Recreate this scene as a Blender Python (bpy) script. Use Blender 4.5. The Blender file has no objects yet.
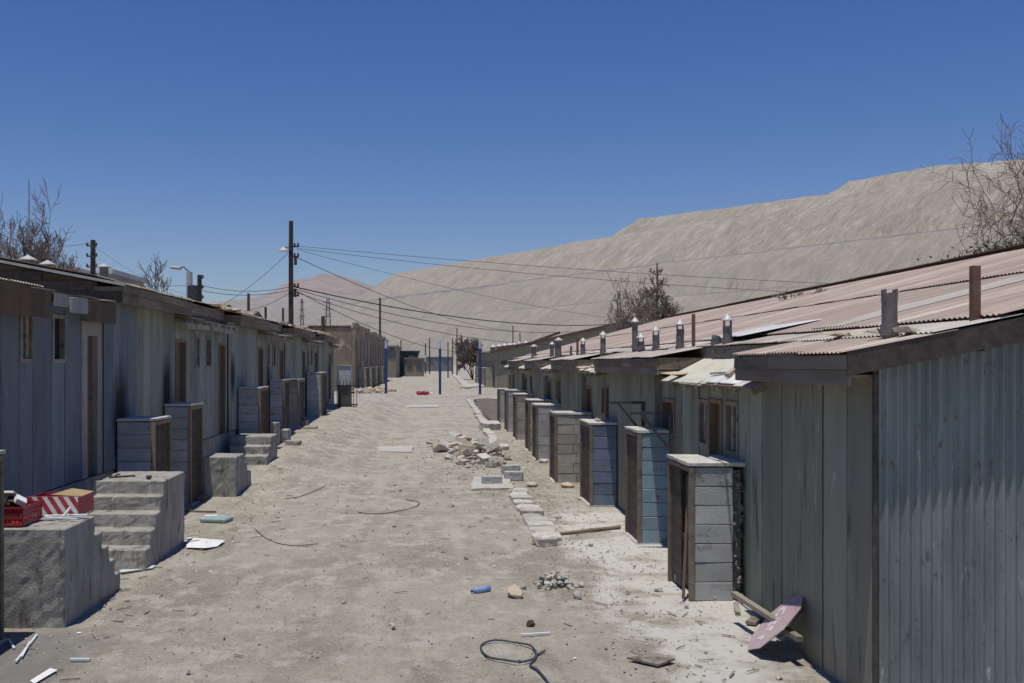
import bpy, bmesh, math, random
from mathutils import Vector, Matrix, noise
R = random.Random(11)
scene = bpy.context.scene
COL = scene.collection
CAMZ = 2.5
def P(px, py, d):            # world point seen at a pixel of the photograph at distance d along the street
    return Vector(((px-437)/1000*d, d, CAMZ+(363-py)/1000*d))
def ss(a, b, t):
    t = max(0., min(1., (t-a)/(b-a))); return t*t*(3-2*t)
def nz(x, y, z=0.): return noise.noise(Vector((x, y, z)))
def rise(y):
    return (.08*ss(17.5,19.5,y)+.22*ss(19.5,23,y)+.26*ss(23,37,y))*(1-ss(60,85,y))
def gz(x, y):
    return rise(y)*(1-ss(-3.9,-1.2,x))

# ------------------------------------------------------------------ materials
MATS = {}
def srgb(r, g, b):
    f = lambda c: (c/255)/12.92 if c/255 <= .04045 else ((c/255+.055)/1.055)**2.4
    return (f(r), f(g), f(b))
def mat(key, c1, c2, scale=4., rough=.85, bump=.25, bscale=60., stretch=(1,1,1), dirt=None, island=.12,
        metallic=0., spec=.3, stain=None, detail=8, soot=(), splash=None):
    m = bpy.data.materials.new(key); m.use_nodes = True; MATS[key] = m
    nt = m.node_tree; N = nt.nodes; L = nt.links; b = N['Principled BSDF']
    b.inputs['Roughness'].default_value = rough; b.inputs['Metallic'].default_value = metallic
    b.inputs['Specular IOR Level'].default_value = spec
    tc = N.new('ShaderNodeTexCoord'); oi = N.new('ShaderNodeObjectInfo')
    mu = N.new('ShaderNodeMath'); mu.operation = 'MULTIPLY'; mu.inputs[1].default_value = 43.7
    L.new(oi.outputs['Random'], mu.inputs[0])
    va = N.new('ShaderNodeVectorMath'); L.new(tc.outputs['Object'], va.inputs[0]); L.new(mu.outputs[0], va.inputs[1])
    mp = N.new('ShaderNodeMapping'); mp.inputs['Scale'].default_value = stretch; L.new(va.outputs[0], mp.inputs[0])
    n1 = N.new('ShaderNodeTexNoise'); n1.inputs['Scale'].default_value = scale; n1.inputs['Detail'].default_value = detail
    n1.inputs['Roughness'].default_value = .65; L.new(mp.outputs[0], n1.inputs['Vector'])
    r1 = N.new('ShaderNodeValToRGB'); r1.color_ramp.elements[0].position = .33; r1.color_ramp.elements[1].position = .67
    r1.color_ramp.elements[0].color = (*c1,1); r1.color_ramp.elements[1].color = (*c2,1)
    L.new(n1.outputs['Fac'], r1.inputs[0]); out = r1.outputs[0]
    def over(out, colr, lo, hi, sc, strch, seed):
        mp2 = N.new('ShaderNodeMapping'); mp2.inputs['Scale'].default_value = strch
        mp2.inputs['Location'].default_value = (seed, seed*1.7, seed*.3); L.new(va.outputs[0], mp2.inputs[0])
        n2 = N.new('ShaderNodeTexNoise'); n2.inputs['Scale'].default_value = sc; n2.inputs['Detail'].default_value = 7
        n2.inputs['Roughness'].default_value = .7; L.new(mp2.outputs[0], n2.inputs['Vector'])
        mr = N.new('ShaderNodeMapRange'); mr.inputs['From Min'].default_value = lo; mr.inputs['From Max'].default_value = hi
        L.new(n2.outputs['Fac'], mr.inputs[0])
        mx = N.new('ShaderNodeMix'); mx.data_type = 'RGBA'; L.new(mr.outputs[0], mx.inputs[0]); L.new(out, mx.inputs[6])
        mx.inputs[7].default_value = (*colr,1); return mx.outputs[2]
    if dirt: out = over(out, dirt[0], dirt[1], dirt[2], dirt[3], dirt[4] if len(dirt) > 4 else (1,1,1), 5.3)
    if stain: out = over(out, stain[0], stain[1], stain[2], stain[3], stain[4] if len(stain) > 4 else (1,1,1), 17.9)
    if splash:
        sp = N.new('ShaderNodeSeparateXYZ'); L.new(tc.outputs['Object'], sp.inputs[0])
        a_ = N.new('ShaderNodeMath'); a_.operation = 'MULTIPLY_ADD'; L.new(n1.outputs['Fac'], a_.inputs[0]); a_.inputs[1].default_value = .9; L.new(sp.outputs[2], a_.inputs[2])
        mr = N.new('ShaderNodeMapRange'); mr.inputs['From Min'].default_value = splash+.6; mr.inputs['From Max'].default_value = splash+.3; mr.inputs['To Max'].default_value = .75; L.new(a_.outputs[0], mr.inputs[0])
        mx = N.new('ShaderNodeMix'); mx.data_type = 'RGBA'; L.new(mr.outputs[0], mx.inputs[0]); L.new(out, mx.inputs[6]); mx.inputs[7].default_value = (.33,.29,.22,1); out = mx.outputs[2]
    for (sx, sy, sz, sr) in soot:
        d = N.new('ShaderNodeVectorMath'); d.operation = 'SUBTRACT'; L.new(tc.outputs['Object'], d.inputs[0]); d.inputs[1].default_value = (sx,sy,sz)
        q = N.new('ShaderNodeVectorMath'); q.operation = 'MULTIPLY'; L.new(d.outputs[0], q.inputs[0]); q.inputs[1].default_value = (1,1,.5)
        l_ = N.new('ShaderNodeVectorMath'); l_.operation = 'LENGTH'; L.new(q.outputs[0], l_.inputs[0])
        a_ = N.new('ShaderNodeMath'); a_.operation = 'MULTIPLY_ADD'; L.new(n1.outputs['Fac'], a_.inputs[0]); a_.inputs[1].default_value = sr*.9; L.new(l_.outputs['Value'], a_.inputs[2])
        mr = N.new('ShaderNodeMapRange'); mr.inputs['From Min'].default_value = sr*1.5; mr.inputs['From Max'].default_value = sr*.8; L.new(a_.outputs[0], mr.inputs[0])
        mx = N.new('ShaderNodeMix'); mx.data_type = 'RGBA'; L.new(mr.outputs[0], mx.inputs[0]); L.new(out, mx.inputs[6]); mx.inputs[7].default_value = (.015,.014,.013,1); out = mx.outputs[2]
    if island:
        g = N.new('ShaderNodeNewGeometry'); mr = N.new('ShaderNodeMapRange')
        mr.inputs['To Min'].default_value = 1-island; mr.inputs['To Max'].default_value = 1+island
        L.new(g.outputs['Random Per Island'], mr.inputs[0])
        mx = N.new('ShaderNodeVectorMath'); mx.operation = 'SCALE'; L.new(out, mx.inputs[0]); L.new(mr.outputs[0], mx.inputs['Scale'])
        out = mx.outputs[0]
    L.new(out, b.inputs['Base Color'])
    if bump:
        n3 = N.new('ShaderNodeTexNoise'); n3.inputs['Scale'].default_value = bscale; n3.inputs['Detail'].default_value = 6
        L.new(mp.outputs[0], n3.inputs['Vector'])
        bp = N.new('ShaderNodeBump'); bp.inputs['Strength'].default_value = bump; bp.inputs['Distance'].default_value = .01
        L.new(n3.outputs['Fac'], bp.inputs['Height']); L.new(bp.outputs[0], b.inputs['Normal'])
    return m
V = (2.2,2.2,.45)      # vertical grain
H = (7,.6,7)      # grain along the street
mat('green_paint', (.235,.25,.20), (.305,.32,.26), 1.6, .8, .5, 30, V, ((.13,.105,.075),.585,.66,2.2,(3,3,.35)), .22, stain=((.37,.38,.32),.61,.66,4.,(1.2,1.2,.3)), soot=[(0,15.15-5,1.75,.46),(0,17.75-5,2.05,.36),(0,23.5-5,2.2,.32),(0,28.6-5,2.3,.3)])
mat('olive_paint', (.215,.215,.17), (.285,.28,.22), 1.6, .8, .5, 30, V, ((.12,.10,.07),.585,.66,2.2,(3,3,.35)), .2, stain=((.34,.345,.285),.61,.66,4.,(1.2,1.2,.3)), splash=.12)
mat('blue_paint', (.14,.165,.19), (.19,.22,.25), 1.6, .75, .5, 30, V, ((.10,.09,.075),.585,.66,2.2,(3,3,.35)), .2, stain=((.26,.285,.30),.61,.66,4.,(1.2,1.2,.3)), soot=[(0,15.15-5,1.75,.46),(0,17.75-5,2.05,.36),(0,23.5-5,2.2,.32),(0,28.6-5,2.3,.3)])
mat('pale_paint', (.225,.255,.225), (.295,.325,.285), 1.6, .75, .5, 30, V, ((.13,.11,.085),.585,.66,2.2,(3,3,.35)), .18, stain=((.38,.40,.36),.61,.66,4.,(1.2,1.2,.3)), soot=[(0,15.15-5,1.75,.46),(0,17.75-5,2.05,.36),(0,23.5-5,2.2,.32),(0,28.6-5,2.3,.3)])
mat('white_paint', (.27,.26,.25), (.40,.38,.36), 1.5, .7, .3, 30, V, ((.14,.10,.07),.55,.7,2.,(5,5,.8)), .12)
mat('brown_wood', (.085,.055,.035), (.16,.11,.07), 1.2, .8, .4, 30, V, ((.24,.20,.15),.62,.75,2.,(5,5,.5)), .22)
mat('tan_wood', (.20,.14,.085), (.31,.23,.15), 1.2, .8, .4, 30, V, ((.10,.07,.05),.6,.75,2.), .2)
mat('grey_wood', (.20,.17,.14), (.34,.30,.25), 1.2, .85, .4, 30, H, ((.09,.07,.05),.56,.7,2.,(2,2,2)), .2)
mat('fascia_wood', (.15,.12,.09), (.27,.225,.17), 1.2, .85, .4, 30, H, ((.09,.065,.05),.56,.68,1.5,(3,.8,3)), .18)
mat('burnt_wood', (.045,.035,.03), (.10,.08,.065), 2., .85, .4, 30, H, None, .2)
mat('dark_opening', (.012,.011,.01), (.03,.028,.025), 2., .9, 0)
mat('old_glass', (.05,.055,.06), (.10,.105,.11), 2., .25, .05, 10, (1,1,1), ((.2,.18,.15),.5,.8,3.), 0, spec=.5)
mat('concrete', (.28,.27,.24), (.40,.385,.345), 2.2, .92, .8, 60, (2,2,.8), ((.14,.125,.11),.53,.66,3.,(2,2,.5)), .0, stain=((.5,.47,.43),.62,.7,5.))
mat('dusty_concrete', (.44,.425,.375), (.56,.54,.485), 5., .95, .5, 40, (1,1,1), ((.32,.28,.23),.55,.7,3.), .1)
mat('block_grey', (.35,.355,.35), (.46,.46,.455), 5., .9, .6, 70, (1,1,1), ((.21,.195,.185),.57,.68,4.), .14)
mat('block_tan', (.33,.315,.265), (.43,.41,.35), 5., .9, .6, 70, (1,1,1), ((.20,.18,.15),.57,.68,4.), .14)
mat('block_sky', (.21,.305,.37), (.30,.395,.45), 4., .8, .5, 70, (1,1,1), ((.17,.19,.19),.57,.68,4.), .14)
mat('block_blue', (.12,.16,.235), (.19,.235,.31), 4., .8, .5, 70, (1,1,1), ((.17,.17,.17),.57,.68,4.), .16)
mat('block_pale', (.38,.40,.41), (.50,.52,.52), 4., .85, .5, 70, (1,1,1), ((.22,.21,.2),.57,.68,4.), .12)
mat('mortar', (.13,.115,.10), (.24,.21,.18), 8., .95, 1., 40, (1,1,1), None, .2)
mat('zinc', (.125,.145,.145), (.225,.25,.245), 2.2, .6, .2, 40, (2.5,2.5,.35), ((.12,.105,.09),.60,.66,16.,(1.,1,.35)), .05, metallic=.1, stain=((.40,.42,.39),.62,.68,6.,(1.5,1,.35)), splash=.05)
mat('roof_rust', (.34,.255,.21), (.42,.335,.28), 1.6, .8, .1, 30, (.35,4,4), ((.48,.44,.38),.53,.63,1.,(.25,1.8,1)), .16, stain=((.24,.15,.10),.56,.68,2.,(.25,4,1)))
mat('roof_dusty', (.40,.365,.31), (.52,.485,.43), 1.6, .85, .1, 30, (.5,3,3), ((.33,.25,.195),.51,.61,1.5,(.5,1.5,1)), .16)
mat('roof_zinc', (.52,.53,.52), (.66,.66,.64), 1.6, .5, .1, 30, (.5,3,3), ((.44,.36,.3),.58,.68,2.), .1, metallic=.2)
mat('canopy', (.50,.48,.37), (.62,.59,.47), 3., .85, .2, 30, (1,1,1), ((.30,.24,.17),.57,.66,3.), .08)
mat('pipe_metal', (.13,.115,.11), (.24,.21,.20), 8., .6, .2, 30, (1,1,1), ((.25,.15,.1),.6,.7,6.), .1, metallic=.3)
mat('pipe_rust', (.14,.075,.05), (.22,.125,.09), 6., .8, .3, 40)
mat('cap_metal', (.36,.35,.325), (.50,.485,.45), 6., .55, .1, 30, metallic=.2)
mat('iron', (.045,.05,.055), (.08,.085,.09), 6., .6, .1)
mat('pole_wood', (.045,.035,.03), (.085,.065,.05), 2., .9, .3, 30, V)
mat('concrete_pole', (.38,.36,.33), (.47,.45,.42), 3., .9, .2)
mat('wire', (.02,.02,.022), (.03,.03,.03), 2., .6, 0, island=0)
mat('blue_steel', (.022,.045,.13), (.035,.065,.18), 3., .5, .05)
mat('pale_blue', (.42,.50,.68), (.5,.56,.72), 3., .5, .05)
mat('stone', (.35,.335,.29), (.47,.45,.395), 5., .95, .6, 40, (1,1,1), ((.24,.2,.165),.55,.7,4.), .2)
mat('stone_tan', (.42,.34,.25), (.52,.43,.33), 5., .95, .6, 40, (1,1,1), ((.3,.22,.15),.55,.7,4.), .2)
mat('dark_stone', (.045,.04,.035), (.10,.085,.07), 6., .95, .5, 40)
mat('gravel', (.32,.285,.24), (.47,.43,.38), 3., .95, .3, 40, island=.4)
mat('bark', (.10,.075,.06), (.18,.145,.12), 6., .9, .3, 40, (3,3,.6))
mat('twig_pale', (.15,.12,.10), (.22,.18,.155), 6., .9, 0)
mat('leaf', (.05,.065,.03), (.10,.11,.05), 6., .8, 0, island=.3)
mat('brick_render', (.20,.15,.105), (.31,.25,.185), 1., .95, .6, 8, (1,1,1), ((.47,.41,.34),.55,.64,.7,(1,1,1)), .05, stain=((.16,.12,.085),.58,.66,.45))
mat('far_render', (.25,.225,.17), (.32,.29,.225), 1., .95, .4, 10)
mat('adobe', (.24,.20,.15), (.33,.28,.22), 1., .95, .4, 10)
mat('red_plastic', (.28,.02,.03), (.36,.035,.045), 5., .4, .05, 30, (1,1,1), ((.3,.2,.17),.62,.75,5.), 0, spec=.5)
mat('red_board', (.33,.035,.05), (.42,.06,.075), 5., .5, .05, 30, (1,1,1), ((.4,.28,.25),.62,.75,6.), 0)
mat('white_board', (.68,.64,.60), (.78,.74,.70), 5., .5, .05, 30, (1,1,1), ((.45,.36,.3),.62,.75,6.), 0)
mat('cardboard', (.30,.22,.11), (.40,.30,.17), 5., .9, .1)
mat('paper', (.70,.69,.68), (.80,.79,.77), 5., .8, .1, 30, island=.05)
mat('print', (.25,.22,.26), (.42,.38,.40), 30., .8, 0)
mat('teal', (.22,.34,.34), (.36,.46,.45), 6., .6, .1)
mat('rag', (.30,.14,.10), (.40,.21,.16), 6., .9, .2)
mat('red_cloth', (.33,.03,.04), (.42,.06,.07), 6., .9, .2)
mat('rubber', (.035,.045,.06), (.07,.085,.10), 8., .6, .1)
mat('bottle_blue', (.12,.22,.50), (.30,.42,.68), 9., .2, 0, spec=.6)
mat('sign_pink', (.42,.31,.32), (.50,.39,.40), 4., .7, .1, 30, (1,1,1), ((.36,.2,.2),.58,.7,5.), 0)
mat('sign_white', (.66,.60,.60), (.74,.68,.68), 8., .7, 0)
mat('vinyl', (.60,.66,.66), (.70,.75,.75), 5., .4, .05)
mat('soil', (.10,.08,.065), (.20,.17,.14), 3., .95, 1., 20)
mat('shed', (.05,.055,.07), (.08,.085,.10), 2., .8, .1)

def ground_material():
    m = bpy.data.materials.new('ground_dust'); m.use_nodes = True; nt = m.node_tree; N = nt.nodes; L = nt.links
    b = N['Principled BSDF']; b.inputs['Roughness'].default_value = .97; b.inputs['Specular IOR Level'].default_value = .15
    tc = N.new('ShaderNodeTexCoord')
    def nse(scale, detail=8, rough=.65, st=(1,1,1), loc=(0,0,0)):
        mp = N.new('ShaderNodeMapping'); mp.inputs['Scale'].default_value = st; mp.inputs['Location'].default_value = loc
        L.new(tc.outputs['Object'], mp.inputs[0]); n = N.new('ShaderNodeTexNoise'); n.inputs['Scale'].default_value = scale
        n.inputs['Detail'].default_value = detail; n.inputs['Roughness'].default_value = rough; L.new(mp.outputs[0], n.inputs[0]); return n.outputs['Fac']
    def rng(s, a, b_):
        r = N.new('ShaderNodeMapRange'); r.inputs['From Min'].default_value = a; r.inputs['From Max'].default_value = b_; L.new(s, r.inputs[0]); return r.outputs[0]
    def mixc(f, a, col_):
        mx = N.new('ShaderNodeMix'); mx.data_type = 'RGBA'; L.new(f, mx.inputs[0])
        if isinstance(a, tuple): mx.inputs[6].default_value = (*a,1)
        else: L.new(a, mx.inputs[6])
        mx.inputs[7].default_value = (*col_,1); return mx.outputs[2]
    def mth(op, a, b_):
        x = N.new('ShaderNodeMath'); x.operation = op
        for i, s in enumerate((a, b_)):
            if isinstance(s, (int, float)): x.inputs[i].default_value = s
            else: L.new(s, x.inputs[i])
        x.use_clamp = False; return x.outputs[0]
    c = mixc(rng(nse(.4, 11, .68, (1,1,1), (4,9,0)), .44, .56), (.40,.362,.292), (.30,.268,.21))
    c = mixc(mth('MULTIPLY', rng(nse(2.6, 10, .7, (1,.8,1), (3,1,0)), .49, .60), .85), c, (.52,.485,.415))
    c = mixc(mth('MULTIPLY', rng(nse(1.3, 10, .75, (1.6,.5,1), (9,4,0)), .52, .64), .7), c, (.245,.215,.165))
    c = mixc(mth('MULTIPLY', rng(nse(1., 7, .6, (2.2,.09,1), (2,5,0)), .5, .66), .5), c, (.48,.44,.365))
    c = mixc(mth('MULTIPLY', rng(nse(9., 8, .8), .53, .66), .6), c, (.20,.175,.145))
    c = mixc(mth('MULTIPLY', rng(nse(26., 6, .85), .51, .60), .7), c, (.50,.47,.41))
    c = mixc(mth('MULTIPLY', rng(nse(60., 5, .85, (1,1,1), (2,2,2)), .53, .62), .6), c, (.14,.12,.095))
    # worn concrete apron in front of the right row: real patch of the ground with a ragged edge
    sp = N.new('ShaderNodeSeparateXYZ'); L.new(tc.outputs['Object'], sp.inputs[0])
    X, Y = sp.outputs[0], sp.outputs[1]
    wob = mth('MULTIPLY', mth('SUBTRACT', nse(1.1, 8, .7, (1,1,1), (5,5,0)), .5), 2.2)
    e1 = rng(mth('ADD', X, wob), 1.75, 2.0)
    e2 = rng(mth('ADD', Y, wob), 17.5, 16.5)
    e3 = rng(nse(1.0, 9, .7, (.8,1,1), (1,7,0)), .40, .50)
    f = mth('MULTIPLY', mth('MULTIPLY', e1, e2), e3)
    c = mixc(mth('MULTIPLY', f, mth('SUBTRACT', 1.05, mth('MULTIPLY', rng(nse(12., 8, .8, (1,1,1), (3,3,3)), .5, .66), .5))), c, (.60,.585,.53))
    c = mixc(mth('MULTIPLY', mth('MULTIPLY', e1, rng(nse(3.1, 9, .75, (1,1,1), (8,0,0)), .56, .66)), .7), c, (.40,.32,.235))
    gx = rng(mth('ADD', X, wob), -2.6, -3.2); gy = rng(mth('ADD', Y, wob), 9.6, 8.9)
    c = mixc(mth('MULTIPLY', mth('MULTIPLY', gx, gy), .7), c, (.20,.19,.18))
    L.new(c, b.inputs['Base Color'])
    h = mth('ADD', mth('MULTIPLY', nse(24., 10, .9), .022), mth('MULTIPLY', nse(110., 4, .8), .010))
    bp = N.new('ShaderNodeBump'); bp.inputs['Strength'].default_value = .8; bp.inputs['Distance'].default_value = 1.; L.new(h, bp.inputs['Height'])
    L.new(bp.outputs[0], b.inputs['Normal']); MATS['ground'] = m
ground_material()

def hill_material(key, c1, c2, c3, sc, rot):
    m = bpy.data.materials.new(key); m.use_nodes = True; nt = m.node_tree; N = nt.nodes; L = nt.links
    b = N['Principled BSDF']; b.inputs['Roughness'].default_value = 1.; b.inputs['Specular IOR Level'].default_value = .05
    tc = N.new('ShaderNodeTexCoord')
    def nse(scale, st, detail=9, loc=(0,0,0), r=.7):
        mp = N.new('ShaderNodeMapping'); mp.inputs['Scale'].default_value = st; mp.inputs['Location'].default_value = loc
        rm = N.new('ShaderNodeMapping'); rm.inputs['Rotation'].default_value = (0,0,rot); L.new(tc.outputs['Object'], rm.inputs[0])
        L.new(rm.outputs[0], mp.inputs[0]); n = N.new('ShaderNodeTexNoise'); n.inputs['Scale'].default_value = scale
        n.inputs['Detail'].default_value = detail; n.inputs['Roughness'].default_value = r; L.new(mp.outputs[0], n.inputs[0]); return n.outputs['Fac']
    def mixc(f, lo, hi, a, col_, k=1.):
        r = N.new('ShaderNodeMapRange'); r.inputs['From Min'].default_value = lo; r.inputs['From Max'].default_value = hi
        r.inputs['To Max'].default_value = k; L.new(f, r.inputs[0])
        mx = N.new('ShaderNodeMix'); mx.data_type = 'RGBA'; L.new(r.outputs[0], mx.inputs[0])
        if isinstance(a, tuple): mx.inputs[6].default_value = (*a,1)
        else: L.new(a, mx.inputs[6])
        mx.inputs[7].default_value = (*col_,1); return mx.outputs[2]
    c = mixc(nse(sc, (1,1,1)), .35, .65, c1, c2)
    c = mixc(nse(sc*5, (.3,1,.3), 10, (3,3,3), .8), .45, .62, c, c3, .6)
    c = mixc(nse(sc*16, (.25,1,.25), 9, (30,3,3), .85), .48, .60, c, tuple(v*.62 for v in c1), .6)
    c = mixc(nse(sc*.7, (1,1,1), 6, (60,13,3)), .52, .66, c, (c2[0]*.78,c2[1]*.84,c2[2]*.86), .6)
    if key == 'tailings':        # haul-road benches: dark blue-grey bands paint in the shade line of each ledge, greener waste rock on the lower lifts
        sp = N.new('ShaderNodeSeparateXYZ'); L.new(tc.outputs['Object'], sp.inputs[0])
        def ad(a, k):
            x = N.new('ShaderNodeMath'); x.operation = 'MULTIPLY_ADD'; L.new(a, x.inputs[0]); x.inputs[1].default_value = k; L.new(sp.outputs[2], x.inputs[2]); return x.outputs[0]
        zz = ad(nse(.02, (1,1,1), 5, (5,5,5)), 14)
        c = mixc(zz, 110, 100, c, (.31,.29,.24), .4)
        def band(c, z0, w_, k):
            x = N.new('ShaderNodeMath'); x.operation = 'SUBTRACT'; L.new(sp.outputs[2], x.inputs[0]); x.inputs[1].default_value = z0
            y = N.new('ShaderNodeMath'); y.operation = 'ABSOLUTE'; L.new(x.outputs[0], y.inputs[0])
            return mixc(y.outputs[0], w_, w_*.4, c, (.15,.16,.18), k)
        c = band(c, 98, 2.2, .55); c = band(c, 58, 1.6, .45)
    bp = N.new('ShaderNodeBump'); bp.inputs['Strength'].default_value = 1.; bp.inputs['Distance'].default_value = .06/sc
    L.new(nse(sc*9, (.2,1,.2), 10, (7,7,7)), bp.inputs['Height']); L.new(bp.outputs[0], b.inputs['Normal'])
    L.new(c, b.inputs['Base Color']); MATS[key] = m
# ------------------------------------------------------------------ mesh builder
ORG = {}
class MB:
    def __init__(s): s.v = []; s.f = []
    def add(s, vs, fs):
        k = len(s.v); s.v += [Vector(v) for v in vs]; s.f += [tuple(i+k for i in f) for f in fs]; return s
    def box(s, x0, x1, y0, y1, z0, z1, j=0.):
        q = lambda: R.uniform(-j, j) if j else 0
        vs = [(x+q(), y+q(), z+q()) for z in (z0,z1) for y in (y0,y1) for x in (x0,x1)]
        return s.add(vs, [(0,2,3,1),(4,5,7,6),(0,1,5,4),(2,6,7,3),(0,4,6,2),(1,3,7,5)])
    def obox(s, c, size, rot):
        m = rot.to_3x3(); c = Vector(c)
        vs = [c+m@Vector((x*size[0]/2, y*size[1]/2, z*size[2]/2)) for z in (-1,1) for y in (-1,1) for x in (-1,1)]
        return s.add(vs, [(0,2,3,1),(4,5,7,6),(0,1,5,4),(2,6,7,3),(0,4,6,2),(1,3,7,5)])
    def beam(s, p, q, w, h, up=(0,0,1)):
        p = Vector(p); q = Vector(q); d = q-p; y = d.normalized(); x = y.cross(Vector(up))
        if x.length < 1e-4: x = Vector((1,0,0))
        x.normalize(); z = x.cross(y)
        return s.obox((p+q)/2, (w, d.length, h), Matrix((x,y,z)).transposed())
    def tube(s, pts, r0, r1=None, n=8, cap=True):
        pts = [Vector(p) for p in pts]; r1 = r0 if r1 is None else r1
        k = len(s.v); m = len(pts); ax = None
        for i, p in enumerate(pts):
            d = (pts[min(i+1,m-1)]-pts[max(i-1,0)]).normalized()
            if ax is None: ax = d.orthogonal().normalized()
            a = (ax-d*ax.dot(d)).normalized(); ax = a; b = d.cross(a); r = r0+(r1-r0)*i/max(1,m-1)
            for j in range(n):
                t = 2*math.pi*j/n; s.v.append(p+(a*math.cos(t)+b*math.sin(t))*r)
        for i in range(m-1):
            for j in range(n):
                s.f.append((k+i*n+j, k+i*n+(j+1)%n, k+(i+1)*n+(j+1)%n, k+(i+1)*n+j))
        if cap: s.f.append(tuple(k+j for j in reversed(range(n)))); s.f.append(tuple(k+(m-1)*n+j for j in range(n)))
        return s
    def lathe(s, c, prof, n=14):
        k = len(s.v); c = Vector(c)
        for r, z in prof:
            for j in range(n):
                t = 2*math.pi*j/n; s.v.append(c+Vector((r*math.cos(t), r*math.sin(t), z)))
        for i in range(len(prof)-1):
            for j in range(n): s.f.append((k+i*n+j, k+i*n+(j+1)%n, k+(i+1)*n+(j+1)%n, k+(i+1)*n+j))
        s.f.append(tuple(k+j for j in reversed(range(n)))); s.f.append(tuple(k+(len(prof)-1)*n+j for j in range(n)))
        return s
    def prism(s, poly, axis, a0, a1):     # poly of 2-D points extruded along x ('x'), y ('y') or z ('z')
        n = len(poly)
        def mk(p, a): return {'x': (a,p[0],p[1]), 'y': (p[0],a,p[1]), 'z': (p[0],p[1],a)}[axis]
        vs = [mk(p,a0) for p in poly]+[mk(p,a1) for p in poly]
        return s.add(vs, [tuple(range(n)), tuple(range(2*n-1,n-1,-1))]+[(i,i+n,(i+1)%n+n,(i+1)%n) for i in range(n)])
    def hull(s, c, size, n=14, rot=None):
        bm = bmesh.new()
        for _ in range(n):
            v = Vector((R.gauss(0,1),R.gauss(0,1),R.gauss(0,1))).normalized()*R.uniform(.8,1)
            bm.verts.new((v.x*size[0]/2, v.y*size[1]/2, v.z*size[2]/2))
        r = bmesh.ops.convex_hull(bm, input=bm.verts)
        bmesh.ops.delete(bm, geom=[g for g in r['geom_interior'] if isinstance(g, bmesh.types.BMVert)], context='VERTS')
        bm.verts.ensure_lookup_table(); bm.verts.index_update()
        m = (rot or Matrix.Rotation(R.uniform(0,6.28),3,'Z')).to_3x3()
        s.add([Vector(c)+m@v.co for v in bm.verts], [tuple(v.index for v in f.verts) for f in bm.faces]); bm.free(); return s
    def build(s, name, material, parent=None, label=None, smooth=False, rough=None, bevel=0., fix=True):
        me = bpy.data.meshes.new(name); o = bpy.data.objects.new(name, me)
        org = ORG[parent.name] if parent else s.org() ; ORG[o.name] = org
        bm = bmesh.new(); vs = [bm.verts.new(v-org) for v in s.v]
        for f in s.f:
            try: bm.faces.new([vs[i] for i in f])
            except ValueError: pass
        if fix: bmesh.ops.recalc_face_normals(bm, faces=bm.faces)
        if bevel:
            bmesh.ops.bevel(bm, geom=[e for e in bm.edges if len(e.link_faces) == 2 and e.calc_face_angle(0) > .5], offset=bevel, segments=1, affect='EDGES', clamp_overlap=True)
        if rough:
            cell, amp = rough
            for _ in range(6):
                es = [e for e in bm.edges if e.calc_length() > cell*1.5]
                if not es: break
                bmesh.ops.subdivide_edges(bm, edges=es, cuts=1, use_grid_fill=True)
            bm.normal_update()
            for v in bm.verts:
                w = v.co+org; v.co += v.normal*(amp*(nz(w.x*9,w.y*9,w.z*9)+.7*nz(w.x*23,w.y*23,w.z*23)))
        if smooth:
            for f in bm.faces: f.smooth = True
        bm.to_mesh(me); bm.free(); me.materials.append(MATS[material] if isinstance(material, str) else material)
        COL.objects.link(o)
        if parent: o.parent = parent
        else: o.location = org
        if label: o['label'] = label
        return o
    def org(s):
        xs = [v.x for v in s.v]; ys = [v.y for v in s.v]; zs = [v.z for v in s.v]
        return Vector(((min(xs)+max(xs))/2, (min(ys)+max(ys))/2, min(zs)))
def thing(name, label, cat, loc, group=None):
    o = bpy.data.objects.new(name, None); o.empty_display_size = .2; COL.objects.link(o)
    o.location = loc; ORG[o.name] = Vector(loc); return tag(o, label, cat, group)
def tag(o, label, cat, group=None):
    o['label'] = label; o['category'] = cat
    if group: o['group'] = group
    return o
def kind(o, k): o['kind'] = k; return o

# ------------------------------------------------------------------ camera, sun, sky
cam = bpy.data.cameras.new('camera'); co = bpy.data.objects.new('camera', cam); COL.objects.link(co)
co.location = (0,0,CAMZ); co.rotation_euler = (math.pi/2,0,0)
cam.sensor_width = 36; cam.lens = 36*1000/1024; cam.shift_x = (512-437)/1024; cam.shift_y = (363-341.5)/1024
cam.clip_start = .1; cam.clip_end = 40000; scene.camera = co
SD = Vector((-.095,-.16,1)).normalized()
sun = bpy.data.lights.new('sun','SUN'); sun.energy = 3.8; sun.angle = math.radians(.53); sun.color = (1,.955,.87)
so = bpy.data.objects.new('sun', sun); COL.objects.link(so); so.rotation_euler = SD.to_track_quat('Z','Y').to_euler()
w = bpy.data.worlds.new('World'); scene.world = w; w.use_nodes = True; nt = w.node_tree
sky = nt.nodes.new('ShaderNodeTexSky'); sky.sky_type = 'NISHITA'; sky.sun_disc = False
sky.sun_elevation = math.asin(SD.z); sky.sun_rotation = math.atan2(SD.x, SD.y)
sky.altitude = 2300; sky.air_density = 1.2; sky.dust_density = .9; sky.ozone_density = 2.
hs = nt.nodes.new('ShaderNodeHueSaturation'); hs.inputs['Saturation'].default_value = 1.4; hs.inputs['Hue'].default_value = .517
nt.links.new(sky.outputs[0], hs.inputs['Color']); nt.links.new(hs.outputs[0], nt.nodes['Background'].inputs[0]); nt.nodes['Background'].inputs[1].default_value = .088
vs_ = scene.view_settings; vs_.view_transform = 'Standard'; vs_.look = 'None'; vs_.gamma = 1; vs_.exposure = 0

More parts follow.
